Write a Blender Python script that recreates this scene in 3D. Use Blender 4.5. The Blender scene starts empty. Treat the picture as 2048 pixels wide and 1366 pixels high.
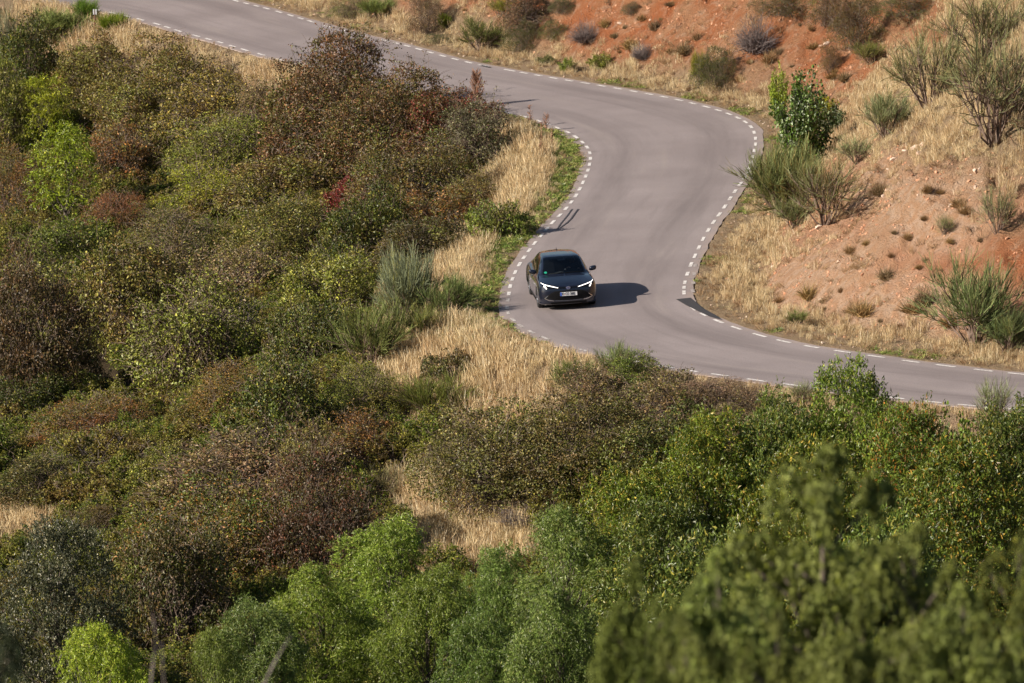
import bpy, bmesh, math, random
import numpy as np
from mathutils import Vector, Matrix, Euler

# ------------------------------------------------------------------ camera, world, sun, exposure
SC = bpy.context.scene
COL = SC.collection
R_ = math.radians
FPX = 19800.0                      # focal length in pixels of the 2048 px wide photograph
TH = R_(9.0)
DIST = 300.0
SLOPE = 0.055                      # the road plane falls gently towards the valley side
CARX = (1137 - 1024) / 66.0
PITCH = TH + math.atan((612 - 683) / FPX) * -1.0
CAM = np.array([0.0, -DIST * math.cos(TH), DIST * math.sin(TH)])
camd = bpy.data.cameras.new('camera')
cam = bpy.data.objects.new('camera', camd); COL.objects.link(cam)
cam.location = CAM
cam.rotation_euler = (math.pi / 2 - PITCH, 0, 0)
camd.sensor_width = 36.0
camd.lens = 36.0 * FPX / 2048.0
camd.clip_start = 1.0; camd.clip_end = 3000.0
camd.dof.use_dof = True
camd.dof.focus_distance = DIST
camd.dof.aperture_fstop = 4.2
SC.camera = cam

SUN_EL = R_(28.0)
SUN_AZ = R_(201.0)                  # direction the sun stands in, counted counter-clockwise from +X
world = bpy.data.worlds.new('World'); SC.world = world; world.use_nodes = True
wn = world.node_tree.nodes; wl = world.node_tree.links
wn.clear()
sky = wn.new('ShaderNodeTexSky'); sky.sky_type = 'NISHITA'; sky.sun_disc = False
sky.sun_elevation = SUN_EL
sky.sun_rotation = math.pi / 2 - SUN_AZ
sky.air_density = 1.0; sky.dust_density = 0.6; sky.ozone_density = 1.0
bgn = wn.new('ShaderNodeBackground'); bgn.inputs['Strength'].default_value = 0.05
wo = wn.new('ShaderNodeOutputWorld')
wl.new(sky.outputs[0], bgn.inputs['Color']); wl.new(bgn.outputs[0], wo.inputs['Surface'])

sund = bpy.data.lights.new('sun', 'SUN'); sund.energy = 5.0; sund.angle = R_(0.53); sund.color = (1.0, 0.885, 0.75)
sun = bpy.data.objects.new('sun', sund); COL.objects.link(sun)
sdir = Vector((math.cos(SUN_AZ) * math.cos(SUN_EL), math.sin(SUN_AZ) * math.cos(SUN_EL), math.sin(SUN_EL)))
sun.rotation_euler = sdir.to_track_quat('Z', 'Y').to_euler()
sun.location = sdir * 100

vs = SC.view_settings
vs.view_transform = 'Standard'; vs.look = 'None'; vs.gamma = 1.0; vs.exposure = 0.68; vs.use_curve_mapping = False
SC.cycles.max_bounces = 6; SC.cycles.diffuse_bounces = 3; SC.cycles.glossy_bounces = 3
SC.cycles.transparent_max_bounces = 8; SC.cycles.transmission_bounces = 4
SC.cycles.caustics_reflective = False; SC.cycles.caustics_refractive = False

# ------------------------------------------------------------------ small helpers
RNG = np.random.default_rng(11)
random.seed(5)

def ray(px, py):
    x = (np.asarray(px, float) - 1024) / FPX
    u = (683 - np.asarray(py, float)) / FPX
    return x, math.cos(PITCH) + u * math.sin(PITCH), -math.sin(PITCH) + u * math.cos(PITCH)

def on_plane(px, py):
    """where the line of sight through a spot of the picture meets the road plane z = SLOPE * x"""
    dx, dy, dz = ray(px, py)
    t = (CAM[2] - SLOPE * CAM[0]) / (SLOPE * dx - dz)
    return np.stack([dx * t + CAM[0], dy * t + CAM[1]], -1)

def to_px(p):
    """inverse of the two above: picture position of world points"""
    d = np.asarray(p, float) - CAM
    f = d[..., 1] * math.cos(PITCH) - d[..., 2] * math.sin(PITCH)
    u = d[..., 1] * math.sin(PITCH) + d[..., 2] * math.cos(PITCH)
    return np.stack([1024 + FPX * d[..., 0] / f, 683 - FPX * u / f], -1)

def _hash(i, j, k):
    n = (i * 374761393 + j * 668265263 + k * 1274126177) & 0xFFFFFFFF
    n = ((n ^ (n >> 13)) * 1274126177) & 0xFFFFFFFF
    return ((n ^ (n >> 16)) & 0xFFFFFF) / float(0xFFFFFF)

def noise2(x, y, seed=0):
    x = np.asarray(x, float); y = np.asarray(y, float)
    xi = np.floor(x).astype(np.int64); yi = np.floor(y).astype(np.int64)
    fx = x - xi; fy = y - yi
    fx = fx * fx * (3 - 2 * fx); fy = fy * fy * (3 - 2 * fy)
    a = _hash(xi, yi, seed); b = _hash(xi + 1, yi, seed); c = _hash(xi, yi + 1, seed); d = _hash(xi + 1, yi + 1, seed)
    return (a * (1 - fx) + b * fx) * (1 - fy) + (c * (1 - fx) + d * fx) * fy

def fbm(x, y, seed=0, oct=4, gain=0.5):
    s = 0; a = 1; t = 0
    for o in range(oct):
        s = s + a * (noise2(x * 2 ** o, y * 2 ** o, seed + o * 17) - 0.5); t += a; a *= gain
    return s / t * 2

def sstep(a, b, x):
    t = np.clip((np.asarray(x, float) - a) / (b - a), 0, 1)
    return t * t * (3 - 2 * t)

def link(o, parent=None):
    COL.objects.link(o)
    if parent is not None: o.parent = parent
    return o

def mesh_np(name, verts, faces, mat=None, parent=None, smooth=False, loops=None, attrs=None, data_only=False):
    """faces: (n,k) int array of one face size"""
    me = bpy.data.meshes.new(name)
    v = np.ascontiguousarray(verts, np.float32); f = np.ascontiguousarray(faces, np.int32)
    me.vertices.add(len(v)); me.vertices.foreach_set('co', v.ravel())
    me.loops.add(f.size); me.loops.foreach_set('vertex_index', f.ravel())
    me.polygons.add(len(f))
    me.polygons.foreach_set('loop_start', np.arange(0, f.size, f.shape[1], dtype=np.int32))
    try: me.polygons.foreach_set('loop_total', np.full(len(f), f.shape[1], np.int32))
    except Exception: pass
    me.update(calc_edges=True)
    if smooth: me.polygons.foreach_set('use_smooth', np.ones(len(f), bool))
    else: me.polygons.foreach_set('use_smooth', np.zeros(len(f), bool))
    for an, (dom, typ, arr) in (attrs or {}).items():
        at = me.attributes.new(an, typ, dom)
        key = 'color' if 'COLOR' in typ else ('vector' if typ == 'FLOAT_VECTOR' else 'value')
        at.data.foreach_set(key, np.ascontiguousarray(arr, np.float32).ravel())
    if mat: me.materials.append(mat)
    if data_only: return me
    return link(bpy.data.objects.new(name, me), parent)

def tag(o, label=None, cat=None, group=None, kind=None):
    if label: o['label'] = label
    if cat: o['category'] = cat
    if group: o['group'] = group
    if kind: o['kind'] = kind
    return o

def empty(name, loc=(0, 0, 0), rz=0.0):
    e = bpy.data.objects.new(name, None); e.empty_display_size = 0.2
    e.location = loc; e.rotation_euler = (0, 0, rz)
    return link(e)

class MB:
    """collects boxes, tubes and grids, then links them as one mesh"""
    def __init__(s): s.v = []; s.f = []
    def add(s, vs_, fs):
        n = len(s.v); s.v += [tuple(p) for p in vs_]; s.f += [tuple(i + n for i in q) for q in fs]; return s
    def box(s, c, d, rot=None):
        c = Vector(c); h = [Vector((x * d[0] / 2, y * d[1] / 2, z * d[2] / 2)) for x in (-1, 1) for y in (-1, 1) for z in (-1, 1)]
        if rot: h = [rot @ p for p in h]
        return s.add([c + p for p in h], [(0, 1, 3, 2), (4, 6, 7, 5), (0, 4, 5, 1), (2, 3, 7, 6), (0, 2, 6, 4), (1, 5, 7, 3)])
    def tube(s, pts, rad, n=6, cap=True):
        pts = [Vector(p) for p in pts]
        if not hasattr(rad, '__len__'): rad = [rad] * len(pts)
        vs_ = []; fs = []
        for i, p in enumerate(pts):
            t = (pts[min(i + 1, len(pts) - 1)] - pts[max(i - 1, 0)]).normalized()
            a = t.orthogonal().normalized() if abs(t.z) > .99 else t.cross(Vector((0, 0, 1))).normalized()
            b = t.cross(a)
            for k in range(n):
                w = 2 * math.pi * k / n
                vs_.append(p + (a * math.cos(w) + b * math.sin(w)) * rad[i])
        for i in range(len(pts) - 1):
            for k in range(n):
                fs.append((i * n + k, i * n + (k + 1) % n, (i + 1) * n + (k + 1) % n, (i + 1) * n + k))
        if cap:
            fs.append(tuple(range(n - 1, -1, -1))); fs.append(tuple((len(pts) - 1) * n + k for k in range(n)))
        return s.add(vs_, fs)
    def build(s, name, mat, parent=None, smooth=False, data_only=False):
        me = bpy.data.meshes.new(name); me.from_pydata(s.v, [], s.f); me.update()
        bm = bmesh.new(); bm.from_mesh(me); bmesh.ops.recalc_face_normals(bm, faces=bm.faces); bm.to_mesh(me); bm.free()
        if mat: me.materials.append(mat)
        if smooth: me.polygons.foreach_set('use_smooth', np.ones(len(me.polygons), bool))
        if data_only: return me
        return link(bpy.data.objects.new(name, me), parent)

# ------------------------------------------------------------------ materials
def nmat(name):
    m = bpy.data.materials.new(name); m.use_nodes = True
    nt = m.node_tree; b = nt.nodes['Principled BSDF']
    return m, nt, b

def simple(name, col, rough=0.6, metal=0.0, spec=0.5, coat=0.0):
    m, nt, b = nmat(name)
    b.inputs['Base Color'].default_value = (*col, 1); b.inputs['Roughness'].default_value = rough
    b.inputs['Metallic'].default_value = metal; b.inputs['Specular IOR Level'].default_value = spec
    b.inputs['Coat Weight'].default_value = coat; b.inputs['Coat Roughness'].default_value = 0.06
    return m

def N(nt, typ, **kw):
    n = nt.nodes.new(typ)
    for k, v in kw.items():
        if k.startswith('_'): setattr(n, k[1:], v)
        else: n.inputs[k].default_value = v
    return n

def noise(nt, scale, detail=4, rough=0.6, vec=None, dist=0.0):
    n = N(nt, 'ShaderNodeTexNoise', Scale=scale, Detail=detail, Roughness=rough, Distortion=dist)
    if vec is not None: nt.links.new(vec, n.inputs['Vector'])
    return n.outputs['Fac']

def mixc(nt, a, b, fac, mode='MIX'):
    m = nt.nodes.new('ShaderNodeMix'); m.data_type = 'RGBA'; m.blend_type = mode
    for s, i in ((a, 6), (b, 7), (fac, 0)):
        if isinstance(s, (tuple, list)): m.inputs[i].default_value = (*s[:3], 1)
        elif isinstance(s, (int, float)): m.inputs[i].default_value = s
        else: nt.links.new(s, m.inputs[i])
    return m.outputs[2]

def ramp(nt, fac, lo, hi, a=0.0, b=1.0):
    m = nt.nodes.new('ShaderNodeMapRange'); m.clamp = True
    nt.links.new(fac, m.inputs[0])
    m.inputs[1].default_value = lo; m.inputs[2].default_value = hi; m.inputs[3].default_value = a; m.inputs[4].default_value = b
    return m.outputs[0]

def mul(nt, a, b, op='MULTIPLY'):
    m = nt.nodes.new('ShaderNodeMath'); m.operation = op
    for s, i in ((a, 0), (b, 1)):
        if isinstance(s, (int, float)): m.inputs[i].default_value = s
        else: nt.links.new(s, m.inputs[i])
    return m.outputs[0]

def bump(nt, b, h, strength=0.5, dist=0.05):
    n = N(nt, 'ShaderNodeBump', Strength=strength, Distance=dist)
    nt.links.new(h, n.inputs['Height']); nt.links.new(n.outputs[0], b.inputs['Normal'])

def pos(nt): return nt.nodes.new('ShaderNodeNewGeometry').outputs['Position']

def attr(nt, name, typ='GEOMETRY'):
    a = nt.nodes.new('ShaderNodeAttribute'); a.attribute_type = typ; a.attribute_name = name
    return a

# ------------------------------------------------------------------ road outline
L_PX = [(-330,-62),(-150,-33),(0,-13),(120,6),(200,21),(253,32),(280,39),(314,48),(355,61.5),(393,72),(441,85),(489,100),(523,109),(560,120),(593,127),(843.5,187),(867.5,193),(1048.6,233),(1076,241.6),(1114.6,255.7),(1135.8,263.9),(1151.9,274),(1165.5,284.7),(1175,294.6),(1180,305.9),(1181.3,317),(1179.2,328.8),(1175.8,340.8),(1171.7,352.7),(1165.9,365),(1159.7,377.7),(1151.9,391.4),(1142.6,404.4),(1132.4,417),(1119.4,430.7),(1105.5,444.7),(1093,458),(1081.8,471.8),(1069,486.5),(1058,501),(1048,514.8),(1038.4,528.9),(1030.5,544.6),(1024.7,558.3),(1020,572.6),(1017.9,587.3),(1015.5,600),(1013.8,614.7),(1015,626),(1024.7,639.3),(1041,651.9),(1061.6,663.9),(1089.7,676.2),(1131.4,691.2),(1163.8,700),(1260.6,721),(1332,734),(1381,742),(1440,750),(1512,760.6),(1584,770),(1645,777.7),(1789,795.8),(1864,804),(1950,812),(2060,821),(2250,833),(2600,850),(3100,868),(3900,890)]
R_PX = [(-200,-128),(0,-97),(150,-68),(300,-37),(400,-15),(473,2),(492,7),(533,17),(581,31),(622,43),(656,53),(694,62.5),(727,72),(770,81),(814.5,92),(860.6,105),(910,118.6),(966.6,131.6),(1019.6,140.8),(1076,151),(1137.5,161.3),(1202.5,171.6),(1267,182.9),(1329,194),(1386,206.8),(1413,214),(1437.6,220.8),(1458,228),(1476.9,235.8),(1491.6,244),(1502.8,253.6),(1508.6,264.9),(1511.4,277),(1511.4,288.8),(1509,301),(1505,313.8),(1498,336.7),(1489.8,355.5),(1480,368),(1470,382.8),(1460,397),(1449.5,413.6),(1438.6,429),(1427,444),(1417,460),(1406,478),(1398,495),(1389.7,512),(1382,529),(1374.7,547.7),(1369.5,565),(1367.5,585.6),(1372,603),(1386,618),(1406,629),(1436,642.7),(1471.7,656),(1517.9,670.7),(1565.7,682.7),(1623,694),(1685,703.5),(1751,712.8),(1820,723),(1890,731.6),(1968,740.8),(2035,748),(2250,765),(2600,786),(3100,806),(3900,830)]
L_C = on_plane(*np.array(L_PX, float).T); R_C = on_plane(*np.array(R_PX, float).T)

def resample(P, step):
    P = np.asarray(P, float)
    Q = np.vstack([2 * P[0] - P[1], P, 2 * P[-1] - P[-2]]); out = []
    for i in range(1, len(Q) - 2):
        a, b, c, d = Q[i - 1], Q[i], Q[i + 1], Q[i + 2]
        n = max(2, int(np.linalg.norm(c - b) / 0.15))
        for t in np.linspace(0, 1, n, endpoint=False):
            out.append(0.5 * ((2 * b) + (c - a) * t + (2 * a - 5 * b + 4 * c - d) * t * t + (3 * b - a - 3 * c + d) * t ** 3))
    out.append(P[-1]); out = np.array(out)
    k = 9                                                # light smoothing of the traced line
    ker = np.ones(k) / k
    pad = np.vstack([np.repeat(out[:1], k // 2, 0), out, np.repeat(out[-1:], k // 2, 0)])
    out = np.stack([np.convolve(pad[:, j], ker, 'valid') for j in (0, 1)], -1)
    s = np.r_[0, np.cumsum(np.linalg.norm(np.diff(out, axis=0), axis=1))]
    m = int(s[-1] / step)
    q = np.linspace(0, s[-1], m)
    return np.stack([np.interp(q, s, out[:, j]) for j in (0, 1)], -1)

LE = resample(L_C, 0.4); RE = resample(R_C, 0.4)       # centres of the painted edge lines

def offset(P, d):
    t = np.gradient(P, axis=0); t /= np.linalg.norm(t, axis=1, keepdims=True)
    return P + np.stack([-t[:, 1], t[:, 0]], -1) * d

def sdist(P, x, y):
    """signed distance to a polyline: positive to the left of its direction; also arc length"""
    x = np.ravel(x); y = np.ravel(y)
    best = np.full(len(x), 1e9); sg = np.zeros(len(x)); al = np.zeros(len(x))
    a = P[:-1]; b = P[1:]; ab = b - a; l2 = (ab ** 2).sum(1)
    cum = np.r_[0, np.cumsum(np.sqrt(l2))]
    for i in range(len(a)):
        px = x - a[i, 0]; py = y - a[i, 1]
        t = np.clip((px * ab[i, 0] + py * ab[i, 1]) / l2[i], 0, 1)
        d = (px - ab[i, 0] * t) ** 2 + (py - ab[i, 1] * t) ** 2
        m = d < best
        best[m] = d[m]; sg[m] = np.sign(ab[i, 0] * py[m] - ab[i, 1] * px[m]); al[m] = cum[i] + t[m] * math.sqrt(l2[i])
    return np.sqrt(best) * np.where(sg == 0, 1, sg), al

# Walking from the far end to the near end, the valley lies to the right of the left line and the bank to the left of the right line.
SH = 0.28                                              # asphalt beyond the painted line
def road_d(x, y):
    shp = np.shape(x)
    dl, _ = sdist(LE[::2], x, y); dr, _ = sdist(RE[::2], x, y)
    return (-dl).reshape(shp), dr.reshape(shp)         # >0 : out on the valley side / out on the bank side

def height_from(x, y, dv, db):
    P = SLOPE * np.clip(x, -40, 60)
    dv2 = dv - SH; db2 = db - SH
    # valley side
    n1 = fbm(x / 7, y / 7, 3, 4)
    d = np.maximum(dv2 - 1.3, 0)
    drop = 6.2 * (1 - np.exp(-d / 11.0)) + 0.02 * sstep(0, 1, dv2)
    zv = P - drop + (n1 * 0.7 + 0.12 * fbm(x / 1.3, y / 1.3, 8, 3)) * sstep(0.8, 6, dv2)
    # near hill on which the photographer stands
    near = np.clip((-58 - y), 0, None)
    hill = np.interp(near, [0, 60, 150, 238, 330, 500], [0, 9.0, 28.0, 51.0, 58, 60])
    zv = zv + hill
    # bank side
    w = 1.9 + 0.5 * fbm(x / 6, y / 6, 21, 2)
    t = np.maximum(db2 - w, 0)
    big = fbm(x / 5.5, y / 5.5, 31, 3)
    k = 0.78 + 0.10 * big
    rise = np.where(t < 13, t * k, 13 * k + (t - 13) * 0.06)
    rise = rise * sstep(-0.2, 1.2, t) 
    sl = sstep(0.3, 3.0, t)
    # rills running down the bank: noise stretched along the slope direction
    g = (fbm(x / 0.9, y / 2.6, 41, 4) * 0.5 + fbm(x / 0.35, y / 0.6, 51, 3) * 0.26) * sl
    terr = 0.45 * (np.abs(noise2(x / 1.7, y / 1.7, 61) - 0.5) * 2) * sl
    zb = P + rise + g + big * 1.0 * sstep(1, 7, t) - terr - 0.02 * sstep(0, .5, db2) + 0.05 * fbm(x / .6, y / .6, 71, 2) * sstep(0, 1, db2)
    inside = (dv2 <= 0) & (db2 <= 0)
    z = np.where(db2 > 0, zb, np.where(dv2 > 0, zv, P))
    # where both are positive (beyond the ends) the nearer line wins
    both = (dv2 > 0) & (db2 > 0)
    z = np.where(both & (dv2 < db2), zv, z)
    return z, inside

def height(x, y):
    x = np.asarray(x, float); y = np.asarray(y, float)
    dv, db = road_d(x, y)
    return height_from(x, y, dv, db)[0]

# lookup grid of the terrain, used for standing things on it and built as the ground mesh
GX = np.concatenate([np.linspace(-420, -60, 19)[:-1], np.linspace(-60, -20, 27)[:-1], np.arange(-20, 20.01, 0.15), np.linspace(20, 60, 27)[1:], np.linspace(60, 420, 19)[1:]])
GY = np.concatenate([np.linspace(-420, -60, 61)[:-1], np.linspace(-60, -42, 19)[:-1], np.arange(-42, 78.01, 0.2), np.linspace(78, 130, 27)[1:], np.linspace(130, 700, 25)[1:]])
XX, YY = np.meshgrid(GX, GY)
DV, DB = road_d(XX, YY)
ZZ, INS = height_from(XX, YY, DV, DB)

def hz(x, y):
    x = np.asarray(x, float); y = np.asarray(y, float)
    i = np.clip(np.searchsorted(GX, x) - 1, 0, len(GX) - 2); j = np.clip(np.searchsorted(GY, y) - 1, 0, len(GY) - 2)
    fx = np.clip((x - GX[i]) / (GX[i + 1] - GX[i]), 0, 1); fy = np.clip((y - GY[j]) / (GY[j + 1] - GY[j]), 0, 1)
    return (ZZ[j, i] * (1 - fx) + ZZ[j, i + 1] * fx) * (1 - fy) + (ZZ[j + 1, i] * (1 - fx) + ZZ[j + 1, i + 1] * fx) * fy

def grid_at(A, x, y):
    i = np.clip(np.searchsorted(GX, x) - 1, 0, len(GX) - 2); j = np.clip(np.searchsorted(GY, y) - 1, 0, len(GY) - 2)
    return A[j, i]

def hit(px, py):
    """first ground point on the line of sight"""
    dx, dy, dz = ray(px, py)
    t = np.arange(200, 520, 0.25)
    x = CAM[0] + dx * t; y = CAM[1] + dy * t; z = CAM[2] + dz * t
    h = hz(x, y)
    k = np.argmax(z < h)
    if not (z < h).any(): k = len(t) - 1
    return Vector((x[k], y[k], h[k]))

def mpp(p):
    """metres per photograph pixel at a point"""
    return (p[1] - CAM[1]) / math.cos(TH) / FPX
# ------------------------------------------------------------------ ground
def ground_material():
    m, nt, b = nmat('ground_soil')
    p = pos(nt)
    a = attr(nt, 'cover').outputs['Color']
    sep = nt.nodes.new('ShaderNodeSeparateColor'); nt.links.new(a, sep.inputs[0])
    bank, dry, green = sep.outputs
    n1 = noise(nt, 0.55, 5, .6, p); n2 = noise(nt, 3.0, 6, .65, p, .4); n3 = noise(nt, 14, 4, .7, p); n4 = noise(nt, 45, 3, .7, p)
    soil = mixc(nt, (0.46, 0.165, 0.07), (0.50, 0.26, 0.14), ramp(nt, n1, .42, .62))
    soil = mixc(nt, soil, (0.58, 0.42, 0.30), ramp(nt, n2, .50, .70, 0, .6))
    soil = mixc(nt, soil, (0.30, 0.15, 0.085), ramp(nt, n3, .52, .70, 0, .7))
    pale = attr(nt, 'cover').outputs['Alpha']
    soil = mixc(nt, soil, mixc(nt, (0.70, 0.49, 0.35), (0.63, 0.37, 0.22), ramp(nt, n2, .4, .6)), mul(nt, pale, ramp(nt, n1, .32, .5, .6, .97)))
    straw = mixc(nt, (0.43, 0.33, 0.21), (0.30, 0.205, 0.125), ramp(nt, n3, .4, .65))
    straw = mixc(nt, straw, (0.42, 0.29, 0.19), ramp(nt, n2, .5, .65))
    grn = mixc(nt, (0.10, 0.125, 0.04), (0.20, 0.16, 0.08), ramp(nt, n3, .42, .66))
    mould = mixc(nt, (0.06, 0.045, 0.025), (0.14, 0.10, 0.06), ramp(nt, n3, .4, .7))
    c = mixc(nt, mould, soil, bank)
    c = mixc(nt, c, straw, mul(nt, dry, ramp(nt, n2, .18, .42)))
    c = mixc(nt, c, grn, green)
    c = mixc(nt, c, (0.62, 0.50, 0.42), ramp(nt, n4, .66, .78, 0, .5))
    nt.links.new(c, b.inputs['Base Color'])
    b.inputs['Roughness'].default_value = 0.95; b.inputs['Specular IOR Level'].default_value = 0.1
    h = mul(nt, mul(nt, n2, 1.2), mul(nt, n3, .7), 'ADD'); h = mul(nt, h, mul(nt, n4, .35), 'ADD')
    bump(nt, b, h, 1.0, .30)
    return m

def ell(PX, cx, cy, rx, ry, soft=.35):
    d = np.sqrt(((PX[..., 0] - cx) / rx) ** 2 + ((PX[..., 1] - cy) / ry) ** 2)
    return 1 - sstep(1 - soft, 1 + soft, d)

PXG = to_px(np.stack([XX, YY, ZZ], -1))
nz = fbm(XX / 2.2, YY / 2.2, 91, 4); nz2 = fbm(XX / .8, YY / .8, 97, 3)
dvs = DV - SH; dbs = DB - SH
bankm = np.maximum(.25 + .75 * sstep(.9, 2.2, dbs + nz2 * .6), .3 * (dvs > 0) * (1 - sstep(.5, 1.1, dvs + nz2 * .3))) * ((dbs > -.3) | (dvs > 0) & (dvs < 1.2))
dry = np.zeros_like(XX)
# straw on the bank-side verge and the crest of the spur
dry = np.maximum(dry, (dbs > -.4) * (1 - sstep(1.8, 3.4, dbs + nz * 1.5)))
dry = np.maximum(dry, (dbs > 0) * (sstep(-.1, .25, nz) * .55))
grass_spots = [(1910, 250, 200, 170), (1720, 350, 150, 80), (2000, 60, 120, 200), (1600, 480, 80, 60), (1800, 180, 90, 60)]
for e in grass_spots: dry = np.maximum(dry, (dbs > 0) * ell(PXG + nz[..., None] * 60, *e, .45))
soil_spots = [(1750, 420, 330, 110), (1700, 560, 230, 90), (1300, 30, 260, 90), (1950, 560, 160, 110), (1640, 60, 90, 120), (1900, 520, 160, 120)]
bare = np.zeros_like(XX)
for e in soil_spots: bare = np.maximum(bare, ell(PXG + nz[..., None] * 50, *e))
dry *= 1 - bare * .75 * (dbs > 2)
# valley side
dry = np.maximum(dry, (dvs > -.4) * (1 - sstep(5, 9, dvs + nz * 3)))
for e in [(950, 740, 220, 130), (930, 1100, 150, 90), (60, 1080, 120, 50), (150, 75, 160, 60), (850, 990, 120, 60)]:
    dry = np.maximum(dry, (dvs > 0) * ell(PXG, *e))
green = (dvs > 0) * sstep(.0, .25, dvs + nz2 * .2) * (1 - sstep(1.6, 2.6, dvs + nz * .9)) * ((PXG[..., 1] > 232) & (PXG[..., 1] < 690) & (PXG[..., 0] < 1250)) * (.85 + .5 * nz2)
green = np.clip(np.maximum(green, (dbs > 0) * (1 - sstep(.6, 1.1, dbs)) * sstep(0, .4, nz) * .5), 0, 1)
palem = np.zeros_like(XX)
for e in [(1640, 560, 200, 110), (1850, 400, 190, 110), (1780, 620, 260, 80), (1500, 620, 120, 80)]: palem = np.maximum(palem, ell(PXG + nz[..., None] * 60, *e, .5))
MAT_GROUND = ground_material()
zz = np.where(INS, ZZ - 0.06, ZZ)
ny, nx = XX.shape
idx = np.arange(nx * ny).reshape(ny, nx)
F = np.stack([idx[:-1, :-1], idx[:-1, 1:], idx[1:, 1:], idx[1:, :-1]], -1).reshape(-1, 4)
ground = mesh_np('ground', np.stack([XX, YY, zz], -1).reshape(-1, 3), F, MAT_GROUND, smooth=True,
                 attrs={'cover': ('POINT', 'FLOAT_COLOR', np.stack([bankm, dry, green, palem], -1).reshape(-1, 4))})
tag(ground, kind='structure')

# ------------------------------------------------------------------ road
def road_material():
    m, nt, b = nmat('old_asphalt')
    p = pos(nt)
    u = attr(nt, 'across').outputs['Fac']; s = attr(nt, 'along').outputs['Fac']
    comb = nt.nodes.new('ShaderNodeCombineXYZ')
    nt.links.new(mul(nt, u, 9.0), comb.inputs[0]); nt.links.new(mul(nt, s, 0.11), comb.inputs[1])
    streak = noise(nt, 1.0, 4, .6, comb.outputs[0], .3)
    n1 = noise(nt, 0.25, 4, .55, p); n2 = noise(nt, 38, 3, .7, p); n3 = noise(nt, 2.2, 4, .6, p)
    c = mixc(nt, (0.250, 0.216, 0.216), (0.305, 0.266, 0.266), ramp(nt, n1, .35, .65))
    # tyre-polished bands at a quarter and three quarters of the width
    def band(c0, w):
        d = mul(nt, mul(nt, mul(nt, u, c0, 'SUBTRACT'), 1 / w), 0, 'ADD')
        d = mul(nt, d, d); return ramp(nt, d, 0, 1, 1, 0)
    w = mul(nt, mul(nt, band(.22, .13), band(.74, .14), 'ADD'), ramp(nt, streak, .3, .7, .2, 1))
    c = mixc(nt, c, (0.20, 0.172, 0.172), mul(nt, w, .95))
    c = mixc(nt, c, (0.18, 0.155, 0.156), ramp(nt, streak, .52, .70, 0, .38))
    c = mixc(nt, c, (0.33, 0.29, 0.265), ramp(nt, streak, .44, .28, 0, .35))
    c = mixc(nt, c, (0.13, 0.115, 0.11), ramp(nt, n2, .50, .66, 0, .6))
    c = mixc(nt, c, (0.44, 0.38, 0.34), ramp(nt, n2, .36, .24, 0, .45))
    c = mixc(nt, c, (0.24, 0.20, 0.195), ramp(nt, n3, .55, .75, 0, .3))
    # dust drifted in from the verges
    edge = ramp(nt, mul(nt, mul(nt, u, .5, 'SUBTRACT'), mul(nt, u, .5, 'SUBTRACT')), .19, .26)
    c = mixc(nt, c, (0.40, 0.31, 0.25), mul(nt, edge, ramp(nt, n3, .35, .6, .1, .6)))
    nt.links.new(c, b.inputs['Base Color'])
    b.inputs['Roughness'].default_value = .8; b.inputs['Specular IOR Level'].default_value = .25
    bump(nt, b, n2, .35, .01)
    return m
MAT_ROAD = road_material()

def perp_match(A, B):
    """for every point of A the matching point on B so that cross lines do not fold"""
    s = np.linspace(0, 1, len(A)); out = []; k = 0
    for a in A:
        lo = max(0, k - 2); hi = min(len(B), k + 40)
        j = lo + np.argmin(((B[lo:hi] - a) ** 2).sum(1)); k = max(k, j); out.append(B[k])
    return np.array(out)
LO = offset(LE, -SH); RO = offset(RE, SH)
# centre line: midpoints, then cross sections by nearest points
sL = np.linspace(0, len(LO) - 1, 700); 
def samp(P, q): return np.stack([np.interp(q, np.arange(len(P)), P[:, j]) for j in (0, 1)], -1)
RF = samp(RO, np.linspace(0, len(RO) - 1, 4000)); LF = samp(LO, np.linspace(0, len(LO) - 1, 4000))
LA = samp(LO, sL); RB = perp_match(LA, RF)
mid = (LA + RB) / 2
ker = np.ones(9) / 9
mid = np.stack([np.convolve(np.pad(mid[:, j], 4, 'edge'), ker, 'valid') for j in (0, 1)], -1)
LA = perp_match(mid, LF); RA = perp_match(mid, RF)
def smo(P, k=5):
    return np.stack([np.convolve(np.pad(P[:, j], k // 2, 'edge'), np.ones(k) / k, 'valid') for j in (0, 1)], -1)
LA = smo(LA); RA = smo(RA)
al = np.r_[0, np.cumsum(np.linalg.norm(np.diff(mid, axis=0), axis=1))]
NU = 13
V = []; UU = []; SS = []
rag = fbm(al * 1.1, al * 0, 5, 3) * .05
for k, u in enumerate(np.linspace(0, 1, NU)):
    q = LA * (1 - u) + RA * u
    if k == 0: q = q + (LA - RA) / np.linalg.norm(LA - RA, axis=1, keepdims=True) * rag[:, None]
    if k == NU - 1: q = q - (LA - RA) / np.linalg.norm(LA - RA, axis=1, keepdims=True) * rag[::-1, None]
    V.append(np.c_[q, SLOPE * q[:, 0] + .012 * (1 - abs(2 * u - 1))]); UU.append(np.full(len(al), u)); SS.append(al)
V.insert(0, V[0] - np.array([0, 0, .09])); V.append(V[-1] - np.array([0, 0, .09]))
UU = [UU[0]] + UU + [UU[-1]]; SS = [SS[0]] + SS + [SS[-1]]
V = np.array(V); nu, ns = V.shape[:2]
idx = np.arange(nu * ns).reshape(nu, ns)
F = np.stack([idx[:-1, :-1], idx[1:, :-1], idx[1:, 1:], idx[:-1, 1:]], -1).reshape(-1, 4)
road = mesh_np('road', V.reshape(-1, 3), F, MAT_ROAD, smooth=False,
               attrs={'across': ('POINT', 'FLOAT', np.array(UU).ravel()), 'along': ('POINT', 'FLOAT', np.array(SS).ravel())})
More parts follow.
